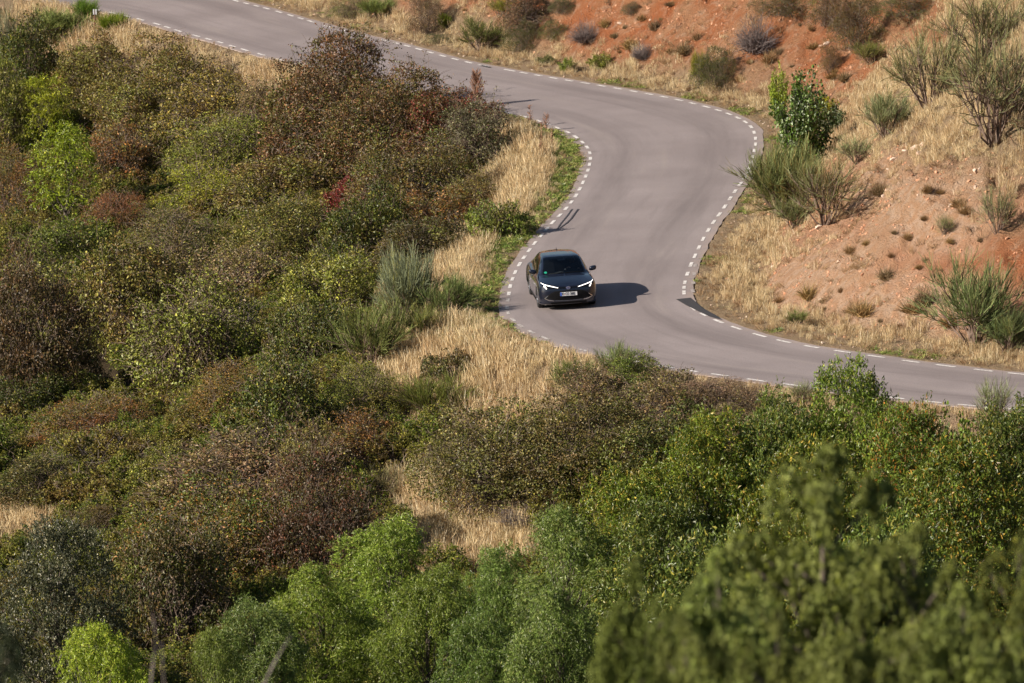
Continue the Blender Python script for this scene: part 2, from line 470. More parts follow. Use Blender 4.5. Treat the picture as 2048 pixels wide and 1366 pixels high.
tag(road, kind='structure')
def zr(x, y, lift=.008):
    return SLOPE * x + lift

def paint_mat(name, wear, base=(.74, .72, .70), alb=(.27, .23, .21)):
    m, nt, b = nmat(name)
    n = noise(nt, 9, 5, .7, pos(nt)); n2 = noise(nt, 60, 2, .6, pos(nt))
    w = ramp(nt, mul(nt, mul(nt, n, .75), mul(nt, n2, .25), 'ADD'), wear, wear + .10)
    nt.links.new(mixc(nt, base, alb, w), b.inputs['Base Color'])
    b.inputs['Roughness'].default_value = .6
    return m
MAT_PAINT = paint_mat('road_paint', .505); MAT_WORN = paint_mat('worn_road_paint', .44, (.66, .64, .62))
MAT_FADED = paint_mat('faded_road_paint', .46, (.42, .38, .36))

def dashes(C, P, first_px, last_px, half=.052):
    """one painted dash per traced dash, gaps in the tracing filled at the same spacing"""
    Pd = resample(P, .05)
    cum = np.r_[0, np.cumsum(np.linalg.norm(np.diff(Pd, axis=0), axis=1))]
    pts = C[first_px:last_px]
    s = np.array([cum[np.argmin(((Pd - q) ** 2).sum(1))] for q in pts])
    s = np.sort(s); out = [s[0]]
    for a, b_ in zip(s[:-1], s[1:]):
        n = max(1, int(round((b_ - a) / 1.32))); out += list(a + (b_ - a) * np.arange(1, n + 1) / n)
    out = np.array(out)
    pre = np.arange(out[0] - 1.3, 0, -1.3); post = np.arange(out[-1] + 1.3, cum[-1], 1.3)
    out = np.sort(np.r_[pre, out, post]); 
    for i, c0 in enumerate(out):
        sp = (out[min(i + 1, len(out) - 1)] - out[max(i - 1, 0)]) / 2
        h = min(max(sp, .8), 1.6) * .255 * random.uniform(.93, 1.07)
        q = np.linspace(c0 - h, c0 + h, 4)
        if q[0] < 0 or q[-1] > cum[-1]: continue
        X = np.stack([np.interp(q, cum, Pd[:, j]) for j in (0, 1)], -1)
        t = np.gradient(X, axis=0); t /= np.linalg.norm(t, axis=1, keepdims=True); nrm = np.stack([-t[:, 1], t[:, 0]], -1)
        hw = half * random.uniform(.92, 1.08)
        a = X + nrm * hw; b2 = X - nrm * hw
        Vv = np.array([(p[0], p[1], zr(*p)) for p in np.vstack([a, b2])])
        px = to_px(Vv.mean(0))
        if px[0] < -250 or px[0] > 2300: continue
        worn = (px[0] < 1240 and 590 < px[1] < 720)
        mesh_np('edge_dash', Vv, np.array([(k, k + 1, k + 5, k + 4) for k in range(3)])[:, ::-1], MAT_WORN if worn else MAT_PAINT, road)
dashes(L_C, LE, 5, 64); dashes(R_C, RE, 5, 66)
# older, faded dashes beside the newer line where the bank line was repainted
for (a, b_) in [(1385, 531), (1383, 548), (1381, 565), (1380, 582)]:
    q = on_plane(a + 6, b_); 
    mesh_np('edge_dash', [(q[0] + dx, q[1] + dy, zr(q[0] + dx, 0)) for dx, dy in ((-.06, -.3), (.06, -.3), (.05, .3), (-.07, .3))], [(0, 1, 2, 3)], MAT_FADED, road)

def ribbon(px_list, w, name, mat, lift=.012, parent=None):
    P = resample(on_plane(*np.array(px_list, float).T), .05)
    wob = (1 + .4 * fbm(np.arange(len(P)) * .7, np.zeros(len(P)), 9, 2)) * w / 2
    t = np.gradient(P, axis=0); t /= np.linalg.norm(t, axis=1, keepdims=True); nrm = np.stack([-t[:, 1], t[:, 0]], -1)
    A = P + nrm * wob[:, None]; B = P - nrm * wob[:, None]
    Vv = np.array([(p[0], p[1], zr(p[0], p[1], lift)) for p in np.vstack([A, B])]); n = len(P)
    return mesh_np(name, Vv, np.array([(k + n, k + 1 + n, k + 1, k) for k in range(n - 1)]), mat, parent)
MAT_TAR = simple('crack_tar', (.045, .043, .048), .55)
tar1 = [(1146, 417), (1139, 425), (1136, 431), (1132, 436), (1127, 440), (1123, 447), (1118, 452), (1114, 461)]
tar2 = [(1158, 417), (1153, 424), (1148, 428), (1146, 434), (1141, 440), (1134, 446), (1129, 451), (1121, 455), (1116, 459)]
ribbon(tar1, .05, 'tar_seam', MAT_TAR, .013, road); ribbon(tar2, .055, 'tar_seam', MAT_TAR, .0165, road)
ribbon([(957, 130.5), (966, 133), (975, 134.5), (986, 136.5)], .12, 'tar_seam', MAT_TAR, .02, road)

# newer dark asphalt let into the inside of the lower bend
def apron_mat():
    m, nt, b = nmat('new_asphalt'); p = pos(nt)
    n = noise(nt, 40, 3, .7, p)
    nt.links.new(mixc(nt, (.026, .025, .028), (.05, .047, .05), ramp(nt, n, .35, .65)), b.inputs['Base Color'])
    b.inputs['Roughness'].default_value = .75; bump(nt, b, n, .3, .01); return m
ap = [(1352, 599), (1367, 597.5), (1381, 596), (1392, 605), (1408, 618), (1432, 631), (1446, 641), (1420, 634), (1396, 623), (1372, 611)]
P = on_plane(*np.array(ap, float).T)
mb = MB(); mb.add([(p[0], p[1], zr(p[0], p[1], .0125)) for p in P], [tuple(range(len(P)))[::-1]])
apron = mb.build('asphalt_patch', apron_mat(), road)
# ------------------------------------------------------------------ plant materials
def foliage_mat(name, rough=.5, trans=.13, spec=.5, patchy=0.0):
    m, nt, b = nmat(name)
    a = attr(nt, 'leaf_a', 'OBJECT').outputs['Color']; b2 = attr(nt, 'leaf_b', 'OBJECT').outputs['Color']; c2 = attr(nt, 'leaf_c', 'OBJECT').outputs['Color']
    mx = attr(nt, 'mixv').outputs['Fac']; rn = attr(nt, 'rnd').outputs['Fac']
    if patchy:
        p = pos(nt); pn = noise(nt, 1.3, 3, .6, p)
        mx = mul(nt, mx, ramp(nt, pn, .3, .7, -patchy, patchy), 'ADD'); cl = nt.nodes.new('ShaderNodeClamp'); nt.links.new(mx, cl.inputs[0]); mx = cl.outputs[0]
    c = mixc(nt, a, b2, mx)
    if patchy:
        p2 = N(nt, 'ShaderNodeVectorMath', _operation='ADD'); nt.links.new(p, p2.inputs[0]); p2.inputs[1].default_value = (31, 17, 5)
        c = mixc(nt, c, (.19, .085, .035), ramp(nt, noise(nt, .9, 4, .65, p2.outputs[0]), .54, .66, 0, .55))
        p3 = N(nt, 'ShaderNodeVectorMath', _operation='ADD'); nt.links.new(p, p3.inputs[0]); p3.inputs[1].default_value = (-11, 47, 9)
        c = mixc(nt, c, (.25, .29, .05), ramp(nt, noise(nt, .8, 4, .65, p3.outputs[0]), .56, .66, 0, .55))
    c = mixc(nt, c, c2, ramp(nt, rn, .84, .88))
    hs = nt.nodes.new('ShaderNodeHueSaturation')
    oi = nt.nodes.new('ShaderNodeObjectInfo')
    fr = nt.nodes.new('ShaderNodeMath'); fr.operation = 'FRACT'; nt.links.new(mul(nt, rn, 7.31), fr.inputs[0])
    nt.links.new(mul(nt, ramp(nt, fr.outputs[0], 0, 1, .42, 1.62), ramp(nt, oi.outputs['Random'], 0, 1, .88, 1.12)), hs.inputs['Value'])  # random leaf tone, spread widened to imitate deep shade and bright glints
    nt.links.new(ramp(nt, oi.outputs['Random'], 0, 1, .492, .508), hs.inputs['Hue'])
    nt.links.new(c, hs.inputs['Color']); col = hs.outputs[0]
    nt.links.new(col, b.inputs['Base Color']); b.inputs['Roughness'].default_value = rough
    b.inputs['Specular IOR Level'].default_value = spec
    tr = nt.nodes.new('ShaderNodeBsdfTranslucent'); nt.links.new(mixc(nt, col, (.34, .30, .06), .22), tr.inputs['Color'])
    ms = nt.nodes.new('ShaderNodeMixShader'); ms.inputs[0].default_value = trans
    out = nt.nodes['Material Output']
    nt.links.new(b.outputs[0], ms.inputs[1]); nt.links.new(tr.outputs[0], ms.inputs[2]); nt.links.new(ms.outputs[0], out.inputs['Surface'])
    return m
MAT_LEAF = foliage_mat('shrub_leaves', patchy=.55); MAT_TREELEAF = foliage_mat('tree_leaves', .42, .16, .5); MAT_NEEDLE = foliage_mat('green_stems', .6, .15, .25)

def twig_mat(name, c1, c2):
    m, nt, b = nmat(name)
    nt.links.new(mixc(nt, c1, c2, ramp(nt, noise(nt, 5, 3, .6, pos(nt)), .35, .65)), b.inputs['Base Color'])
    b.inputs['Roughness'].default_value = .8; b.inputs['Specular IOR Level'].default_value = .2
    return m
MAT_TWIG = twig_mat('shrub_twigs', (.11, .08, .06), (.21, .16, .13))
MAT_GREYTWIG = twig_mat('dead_twigs', (.26, .22, .21), (.13, .105, .10))
MAT_BARK = twig_mat('bark', (.10, .08, .065), (.17, .14, .115))
MAT_BROOMWOOD = twig_mat('broom_wood', (.13, .085, .065), (.20, .15, .12))
MAT_RUSTWEED = twig_mat('dry_red_weed', (.26, .13, .085), (.33, .20, .13))

# ------------------------------------------------------------------ vectorised plant geometry
def unit(v): return v / np.maximum(np.linalg.norm(v, axis=-1, keepdims=True), 1e-9)

def leaves_geo(c, nrm, dr, ln, wd, fold=.25):
    dr = unit(dr); sd = unit(np.cross(nrm, dr)); nrm = np.cross(dr, sd)
    ln = np.asarray(ln)[:, None]; wd = np.asarray(wd)[:, None]
    a = c - dr * ln * .5; t = c + dr * ln * .5 - nrm * ln * .12
    l = c + sd * wd * .5 + nrm * wd * fold; r = c - sd * wd * .5 + nrm * wd * fold
    V = np.stack([a, r, t, l], 1).reshape(-1, 3)
    return V, np.arange(len(V)).reshape(-1, 4)

def tubes_geo(P, rad, k=3):
    """P (n, m, 3) polylines, rad (n, m)"""
    n, m, _ = P.shape
    t = unit(np.gradient(P, axis=1)); ref = np.zeros_like(t); ref[..., 0] = .3; ref[..., 2] = 1; 
    a = unit(np.cross(t, ref)); b = np.cross(t, a)
    ang = 2 * np.pi * np.arange(k) / k
    V = P[:, :, None] + (a[:, :, None] * np.cos(ang)[None, None, :, None] + b[:, :, None] * np.sin(ang)[None, None, :, None]) * rad[:, :, None, None]
    idx = np.arange(n * m * k).reshape(n, m, k)
    F = np.stack([idx[:, :-1], np.roll(idx, -1, 2)[:, :-1], np.roll(idx, -1, 2)[:, 1:], idx[:, 1:]], -1).reshape(-1, 4)
    return V.reshape(-1, 3), F

def blades_geo(P, wd, face=None, r=None):
    """flat tapering ribbons along polylines P (n, m, 3), width wd (n, m)"""
    n, m, _ = P.shape
    r = r or RNG
    t = unit(np.gradient(P, axis=1)); q = unit(r.normal(size=(n, 1, 3)) * np.array([1, 1, .3]))
    s = unit(np.cross(t, q))
    V = np.stack([P - s * wd[..., None] / 2, P + s * wd[..., None] / 2], 2)
    idx = np.arange(n * m * 2).reshape(n, m, 2)
    F = np.stack([idx[:, :-1, 0], idx[:, :-1, 1], idx[:, 1:, 1], idx[:, 1:, 0]], -1).reshape(-1, 4)
    return V.reshape(-1, 3), F

def curve_pts(a, b, m, sag, r):
    """n curved lines from a to b with m points; sag (n,1) pushes the middle up"""
    t = np.linspace(0, 1, m)[None, :, None]
    P = a[:, None] * (1 - t) + b[:, None] * t
    P[..., 2:3] += np.sin(np.pi * t) * sag[:, None]
    P[:, 1:-1] += r.normal(size=(len(a), m - 2, 3)) * .03 * np.linalg.norm(b - a, axis=1)[:, None, None]
    return P

def leaf_mesh(name, V, F, mixv, rnd, mat):
    return mesh_np(name, V, F, mat, attrs={'mixv': ('FACE', 'FLOAT', mixv), 'rnd': ('FACE', 'FLOAT', rnd)}, data_only=True)

def gen_bramble(seed, n=11000, w=3.0, h=2.1, leaf=.065, aspect=.62, nl=20, twigs=110, fine=500, flat=.5, shoots=45, twigmat=None, name='foliage'):
    r = np.random.default_rng(seed)
    lr = np.sqrt(r.random(nl)) * .72; la = r.random(nl) * 2 * np.pi
    R = r.uniform(.12, .30, nl) * w * .62
    top = h * np.sqrt(np.clip(1 - lr ** 2, .15, 1)) * r.uniform(.58, 1.12, nl)
    C = np.stack([lr * np.cos(la) * w / 2, lr * np.sin(la) * w / 2, np.maximum(top - R, R * .3)], -1)
    # a second, lower ring of lobes closes the skirt
    k2 = nl // 2; a2 = np.linspace(0, 2 * np.pi, k2, endpoint=False) + r.random(k2) * .4
    C = np.vstack([C, np.stack([np.cos(a2) * w * .38, np.sin(a2) * w * .38, r.uniform(.12, .35, k2) * h], -1)]); R = np.r_[R, r.uniform(.15, .22, k2) * w * .7]
    lob = r.choice(len(R), int(n * 1.9), p=R ** 2 / (R ** 2).sum())
    d = unit(r.normal(size=(len(lob), 3)) + np.array([0, 0, .35]))
    lump = 1 + .16 * np.sin(d[:, 0] * 7 + lob) * np.sin(d[:, 1] * 6 + lob * 2) + .10 * np.sin(d[:, 2] * 13 + lob * 3)
    p = C[lob] + d * (R[lob] * lump * (1 - .38 * r.random(len(lob)) ** 2.2))[:, None]
    dd = np.linalg.norm(p[:, None] - C[None], axis=2) / R[None]
    keep = (dd.min(1) > .62) | (r.random(len(p)) < .12)
    keep &= p[:, 2] > .03
    p = p[keep][:n]; d = d[keep][:n]; lob = lob[keep][:n]
    nrm = unit(d * .8 + r.normal(size=d.shape) * .55 + np.array([0, 0, .35]))
    dr = unit(r.normal(size=d.shape) + d * .3 - np.array([0, 0, .25]))
    s = r.uniform(.6, 1.35, len(p)) * leaf
    V, F = leaves_geo(p, nrm, dr, s, s * aspect * r.uniform(.8, 1.2, len(p)))
    lm = r.random(len(R))
    mixv = np.clip(lm[lob] * .8 + .5 * (np.sin(p[:, 0] * 3.1 + seed) * np.sin(p[:, 1] * 2.7) * np.sin(p[:, 2] * 4)) + r.normal(size=len(p)) * .22, 0, 1)
    rnd = r.random(len(p))
    # arching shoots that break the outline, each with its own leaves
    if shoots:
        li = r.choice(nl, shoots); dsh = unit(r.normal(size=(shoots, 3)) * [1, 1, .35] + [0, 0, .75])
        a = C[li] + dsh * (R[li] * .6)[:, None]; b = C[li] + dsh * (R[li] * 1.05)[:, None] + dsh * r.uniform(.12, .55, shoots)[:, None] * h / 2
        S = curve_pts(a, b, 8, r.uniform(.0, .14, (shoots, 1)), r)
        q = S[:, 2:].repeat(3, 1).reshape(-1, 3) + r.normal(size=(shoots * 18, 3)) * leaf * .6
        nn = unit(r.normal(size=q.shape) + [0, 0, .4]); s2 = r.uniform(.6, 1.2, len(q)) * leaf
        V2, F2 = leaves_geo(q, nn, r.normal(size=q.shape), s2, s2 * aspect)
        F = np.vstack([F, F2 + len(V)]); V = np.vstack([V, V2]); mixv = np.r_[mixv, np.clip(r.normal(.6, .3, len(q)), 0, 1)]; rnd = np.r_[rnd, r.random(len(q))]
    me = leaf_mesh(name, V, F, mixv, rnd, MAT_LEAF)
    # woody parts
    tg = []
    li = r.choice(len(R), twigs); a = np.stack([r.normal(size=twigs) * w * .10, r.normal(size=twigs) * w * .10, np.zeros(twigs)], -1)
    dt = unit(r.normal(size=(twigs, 3)) + [0, 0, .5]); b = C[li] + dt * (R[li] * r.uniform(.8, 1.1, twigs))[:, None]
    P = curve_pts(a, b, 6, r.uniform(.05, .3, (twigs, 1)) * h, r)
    tg.append(tubes_geo(P, np.linspace(.013, .004, 6)[None].repeat(twigs, 0) * r.uniform(.7, 1.3, (twigs, 1))))
    if shoots: tg.append(tubes_geo(S, np.linspace(.008, .004, 8)[None].repeat(shoots, 0)))
    li = r.choice(len(R), fine); df = unit(r.normal(size=(fine, 3)) + [0, 0, .3]); a = C[li] + df * (R[li] * r.uniform(.75, .95, fine))[:, None]
    a[:, 2] = np.maximum(a[:, 2], .05)
    b = a + unit(df + r.normal(size=df.shape) * .6) * r.uniform(.12, .38, (fine, 1)) * h / 2
    tg.append(tubes_geo(curve_pts(a, b, 3, r.uniform(-.02, .05, (fine, 1)), r), np.linspace(.0055, .0025, 3)[None].repeat(fine, 0)))
    V = np.vstack([g[0] for g in tg]); off = np.cumsum([0] + [len(g[0]) for g in tg[:-1]]); F = np.vstack([g[1] + o for g, o in zip(tg, off)])
    return me, mesh_np('stems', V, F, twigmat or MAT_TWIG, data_only=True)

def gen_broom(seed, w=2.2, h=2.0, nb=20, per=85, upright=.9, green_len=.42, wood=None):
    r = np.random.default_rng(seed)
    ang = r.random(nb) * 2 * np.pi; out = np.sqrt(r.random(nb)) * w * .42
    b = np.stack([np.cos(ang) * out, np.sin(ang) * out, h * (.42 + .30 * r.random(nb)) * (1 - .25 * (out / (w * .5)) ** 2)], -1)
    a = np.stack([np.cos(ang) * .1, np.sin(ang) * .1, np.zeros(nb)], -1) * r.uniform(.4, 1.5, (nb, 1))
    P = curve_pts(a, b, 6, r.uniform(-.03, .06, (nb, 1)), r)
    wood_g = [tubes_geo(P, np.linspace(.028, .011, 6)[None].repeat(nb, 0))]
    k = 9                                                         # secondary branches
    i2 = np.repeat(np.arange(nb), k); t = r.uniform(.4, 1.0, nb * k); s0 = np.array([P[i, int(round(q * 5))] for i, q in zip(i2, t)])
    d0 = unit(b - a)[i2]
    d2 = unit(d0 * .7 + r.normal(size=(nb * k, 3)) * .45 + np.array([0, 0, .4]) * upright)
    e2 = s0 + d2 * r.uniform(.16, .34, (nb * k, 1)) * h
    P2 = curve_pts(s0, e2, 4, np.zeros((nb * k, 1)), r)
    wood_g.append(tubes_geo(P2, np.linspace(.010, .006, 4)[None].repeat(nb * k, 0)))
    n = nb * per
    i3 = r.integers(0, nb * k, n); q = r.integers(1, 4, n); s3 = P2[i3, q]
    d3 = unit(d2[i3] + r.normal(size=(n, 3)) * .28 + np.array([0, 0, .35]) * upright)
    L = r.uniform(.5, 1.15, (n, 1)) * green_len * h / 2 * 1.1
    e3 = s3 + d3 * L
    P3 = curve_pts(s3, e3, 4, r.uniform(-.03, .03, (n, 1)), r)
    V, F = blades_geo(P3, np.linspace(.012, .006, 4)[None].repeat(n, 0) * r.uniform(.8, 1.3, (n, 1)), r=r)
    cl = r.random(nb)[i3 // k]
    mixv = np.clip(cl * .7 + r.normal(size=n) * .25 + .15, 0, 1).repeat(3); rnd = r.random(n).repeat(3)
    me = leaf_mesh('green_stems', V, F, mixv, rnd, MAT_NEEDLE)
    V = np.vstack([g[0] for g in wood_g]); F = np.vstack([wood_g[0][1], wood_g[1][1] + len(wood_g[0][0])])
    return me, mesh_np('branches', V, F, wood or MAT_BROOMWOOD, data_only=True)

def gen_tree(seed, n=30000, w=5.0, h=7.0, base=1.2, leaf=.10, aspect=.24, nl=55, droop=.5, top_narrow=.5, clump=.55, smooth_mix=.8, name='crown'):
    """crown of many leafy clumps round a trunk with limbs"""
    r = np.random.default_rng(seed)
    zt = r.random(nl) ** .85; z = base + .35 + zt * (h - base - .55)
    prof = np.sin(np.clip((z - base + .35) / (h - base + .25), 0, 1) * np.pi * .93) ** .62
    rad = w / 2 * prof * (1 - top_narrow * .25 * zt) * r.uniform(.45, .95, nl)
    a = np.arange(nl) * 2.399 + r.normal(size=nl) * .5
    C = np.stack([np.cos(a) * rad, np.sin(a) * rad, z], -1)
    R = r.uniform(.55, 1.0, nl) * clump * w / 5 * 1.35
    C = np.vstack([C, [[0, 0, h - R[0] * .8]], np.stack([r.normal(size=5) * .3, r.normal(size=5) * .3, np.linspace(base + 1, h - 1, 5)], -1)]); R = np.r_[R, R[0] * .8, np.full(5, .6 * w / 5)]
    lob = r.choice(len(R), int(n * 1.5), p=R ** 2 / (R ** 2).sum())
    # sprigs: groups of leaves sharing a direction, so the surface reads as tufts
    ns = len(lob) // 9
    ls = lob[:ns]; ds = unit(r.normal(size=(ns, 3)) + [0, 0, .45])
    ps = C[ls] + ds * (R[ls] * (1 - .45 * r.random(ns) ** 2) * (1 + .22 * np.sin(ds[:, 0] * 9 + ls) * np.sin(ds[:, 2] * 8 + ls)))[:, None] * [1, 1, 1.15]
    dirs = unit(ds * .9 + r.normal(size=(ns, 3)) * .45 - np.array([0, 0, droop]))
    j = np.arange(9)
    t = (j / 8.0 - .25)[None, :, None] * leaf * 2.2
    p = ps[:, None] + dirs[:, None] * t + r.normal(size=(ns, 9, 3)) * leaf * .28
    dl = unit(dirs[:, None] * .8 + r.normal(size=(ns, 9, 3)) * .6 - np.array([0, 0, droop * .5]))
    p = p.reshape(-1, 3); dl = dl.reshape(-1, 3); li = ls.repeat(9)
    dd = np.empty(len(p))
    for s0 in range(0, len(p), 20000):
        dd[s0:s0 + 20000] = (np.linalg.norm(p[s0:s0 + 20000, None] - C[None], axis=2) / R[None]).min(1)
    keep = (dd > .6) | (r.random(len(p)) < .15)
    p = p[keep][:n]; dl = dl[keep][:n]; li = li[keep][:n]
    s = r.uniform(.65, 1.3, len(p)) * leaf
    nn = unit(r.normal(size=p.shape) * .8 + [0, 0, .6])
    V, F = leaves_geo(p, nn, dl, s, s * aspect * r.uniform(.8, 1.25, len(p)), .15)
    lm = r.random(len(R))
    mixv = np.clip(lm[li] * smooth_mix + r.normal(size=len(p)) * .2 + .1, 0, 1); rnd = r.random(len(p))
    me = leaf_mesh(name, V, F, mixv, rnd, MAT_TREELEAF)
    g = []
    tz = np.linspace(0, 1, 8); TP = np.stack([.12 * np.sin(tz * 5 + seed), .12 * np.cos(tz * 4 + seed), tz * h * .88], -1)[None]
    g.append(tubes_geo(TP, np.linspace(.13, .02, 8)[None] * w / 5, 8))
    kk = min(nl, 34); b = C[:kk] * [.93, .93, .97]; zz_ = np.clip(b[:, 2] * r.uniform(.35, .75, kk), .3, h * .8)
    a = np.stack([np.interp(zz_, TP[0, :, 2], TP[0, :, 0]), np.interp(zz_, TP[0, :, 2], TP[0, :, 1]), zz_], -1)
    g.append(tubes_geo(curve_pts(a, b, 6, np.full((kk, 1), .1), r), np.linspace(.045, .010, 6)[None].repeat(kk, 0) * w / 5, 5))
    V = np.vstack([q[0] for q in g]); F = np.vstack([g[0][1], g[1][1] + len(g[0][0])])
    return me, mesh_np('trunk', V, F, MAT_BARK, data_only=True)

def gen_twigs(seed, w=2.0, h=1.6, n=420, rad=.007, bend=.25, kids=3):
    """leafless shrub of many forked, thin stems"""
    r = np.random.default_rng(seed)
    d = unit(r.normal(size=(n, 3)) * [w, w, h * .35] + [0, 0, h * .8])
    a = np.stack([r.normal(size=n) * w * .07, r.normal(size=n) * w * .07, np.zeros(n)], -1)
    L = r.uniform(.6, 1.0, (n, 1)) / np.sqrt((d[:, :1] / (w / 2)) ** 2 + (d[:, 1:2] / (w / 2)) ** 2 + (d[:, 2:] / h) ** 2)
    b = a + d * L
    P = curve_pts(a, b, 6, r.uniform(-.05, bend, (n, 1)) * h * .3, r)
    g = [tubes_geo(P, np.linspace(rad * 1.6, rad * .5, 6)[None].repeat(n, 0))]
    i2 = np.repeat(np.arange(n), kids); t = r.integers(2, 6, n * kids); s0 = P[i2, t]
    e = s0 + unit(d[i2] + r.normal(size=(n * kids, 3)) * .5) * r.uniform(.08, .22, (n * kids, 1)) * h
    g.append(tubes_geo(curve_pts(s0, e, 3, np.zeros((n * kids, 1)), r), np.linspace(rad * .8, rad * .4, 3)[None].repeat(n * kids, 0)))
    V = np.vstack([q[0] for q in g]); F = np.vstack([g[0][1], g[1][1] + len(g[0][0])])
    return V, F

def gen_poplar(seed, w=2.2, h=2.6, shoots=30, leaf=.085):
    r = np.random.default_rng(seed)
    a = np.stack([r.normal(size=shoots) * .1, r.normal(size=shoots) * .1, np.zeros(shoots)], -1)
    o = np.sqrt(r.random(shoots)) * w / 2; an = r.random(shoots) * 2 * np.pi
    hh = h * (1 - .55 * (o / (w / 2)) ** 2) * r.uniform(.7, 1.0, shoots)
    b = np.stack([np.cos(an) * o, np.sin(an) * o, hh], -1)
    P = curve_pts(a, b, 8, -r.uniform(.0, .12, (shoots, 1)) * h, r)
    per = 190; i = np.repeat(np.arange(shoots), per); t = r.uniform(.28, 1, shoots * per) * 7; k = np.minimum(t.astype(int), 6); f = (t - k)[:, None]
    q = P[i, k] * (1 - f) + P[i, k + 1] * f; q = q + r.normal(size=q.shape) * (.17 * (1.15 - t[:, None] / 7) * w / 2 + .035)
    s = r.uniform(.7, 1.3, len(q)) * leaf
    V, F = leaves_geo(q, unit(r.normal(size=q.shape) + [0, 0, .3]), unit(r.normal(size=q.shape) - [0, 0, .5]), s, s * .85, .12)
    me = leaf_mesh('foliage', V, F, np.clip(r.random(shoots)[i] * .7 + r.normal(size=len(q)) * .2, 0, 1), r.random(len(q)), MAT_TREELEAF)
    V, F = tubes_geo(P, np.linspace(.022, .006, 8)[None].repeat(shoots, 0), 4)
    return me, mesh_np('stems', V, F, MAT_BARK, data_only=True)

def gen_juniper(seed, w=4.2, h=9.0, nc=95, n=64000):
    """irregular juniper: drooping tufts on many short boughs, lumpy outline with one or two leading shoots"""
    r = np.random.default_rng(seed)
    z = r.uniform(.52, .95, nc) * h; z[::6] = r.uniform(.2, .5, len(z[::6])) * h; tip = 1 - z / h
    rad = w / 2 * np.clip(tip * 2.9, .22, 1) ** .6 * r.uniform(.35, 1.0, nc); an = np.arange(nc) * 2.4 + r.normal(size=nc) * .5
    b = np.stack([np.cos(an) * rad, np.sin(an) * rad, z], -1); b[:5] = [[.05, 0, h - .2], [0, .05, h - .7], [.12, 0, h - 1.15], [-.12, .1, h - 1.6], [.05, -.12, h - 2.05]]
    R = r.uniform(.17, .34, nc); R[:2] = .12; R[2:5] = .2
    a = np.stack([np.zeros(nc), np.zeros(nc), b[:, 2] - rad * .5 - .2], -1)
    P = curve_pts(a, b, 5, np.full((nc, 1), .06), r)
    ns = nc * 34; i = r.integers(0, nc, ns); d = unit(r.normal(size=(ns, 3)) + [0, 0, .3])
    q0 = b[i] + d * (R[i] * r.uniform(.55, 1.0, ns))[:, None]
    e = q0 + unit(d * .5 - np.array([0, 0, .9]) + r.normal(size=(ns, 3)) * .2) * r.uniform(.10, .30, (ns, 1))
    j = r.integers(0, ns, n); t = r.random((n, 1)); p = q0[j] * (1 - t) + e[j] * t + r.normal(size=(n, 3)) * .016
    s = r.uniform(.04, .085, n); dl = unit((e - q0)[j] + r.normal(size=(n, 3)) * .12)
    V, F = leaves_geo(p, unit(r.normal(size=(n, 3)) + [0, 0, .4]), dl, s, s * .48, .15)
    mixv = np.clip(r.random(nc)[i[j]] * .6 + r.random(ns)[j] * .4 + r.normal(size=n) * .1, 0, 1)
    me = leaf_mesh('crown', V, F, mixv, r.random(n), MAT_NEEDLE)
    tz = np.linspace(0, 1, 8); TP = np.stack([.06 * np.sin(tz * 4 + seed), .05 * np.cos(tz * 5), tz * h * .98], -1)[None]
    g = [tubes_geo(TP, np.linspace(.15, .012, 8)[None], 8), tubes_geo(P, np.linspace(.022, .008, 5)[None].repeat(nc, 0), 4)]
    V = np.vstack([q[0] for q in g]); F = np.vstack([g[0][1], g[1][1] + len(g[0][0])])
    return me, mesh_np('trunk', V, F, MAT_BARK, data_only=True)

def gen_tussock(seed, n=420, w=.6, h=.45, wd=.012, up=.8):
    r = np.random.default_rng(seed)
    a = np.stack([r.normal(size=n) * w * .13, r.normal(size=n) * w * .13, np.zeros(n)], -1)
    d = unit(r.normal(size=(n, 3)) * [1, 1, .4] + [0, 0, up]); d[:, 2] = abs(d[:, 2])
    b = a + d * r.uniform(.5, 1, (n, 1)) * np.array([w * .62, w * .62, h])
    P = curve_pts(a, b, 3, r.uniform(0, .1, (n, 1)) * h, r)
    V, F = blades_geo(P, np.array([[wd, wd * .9, wd * .35]]).repeat(n, 0), r=r)
    return leaf_mesh('stalks', V, F, r.random(n).repeat(2), r.random(n).repeat(2), MAT_NEEDLE)

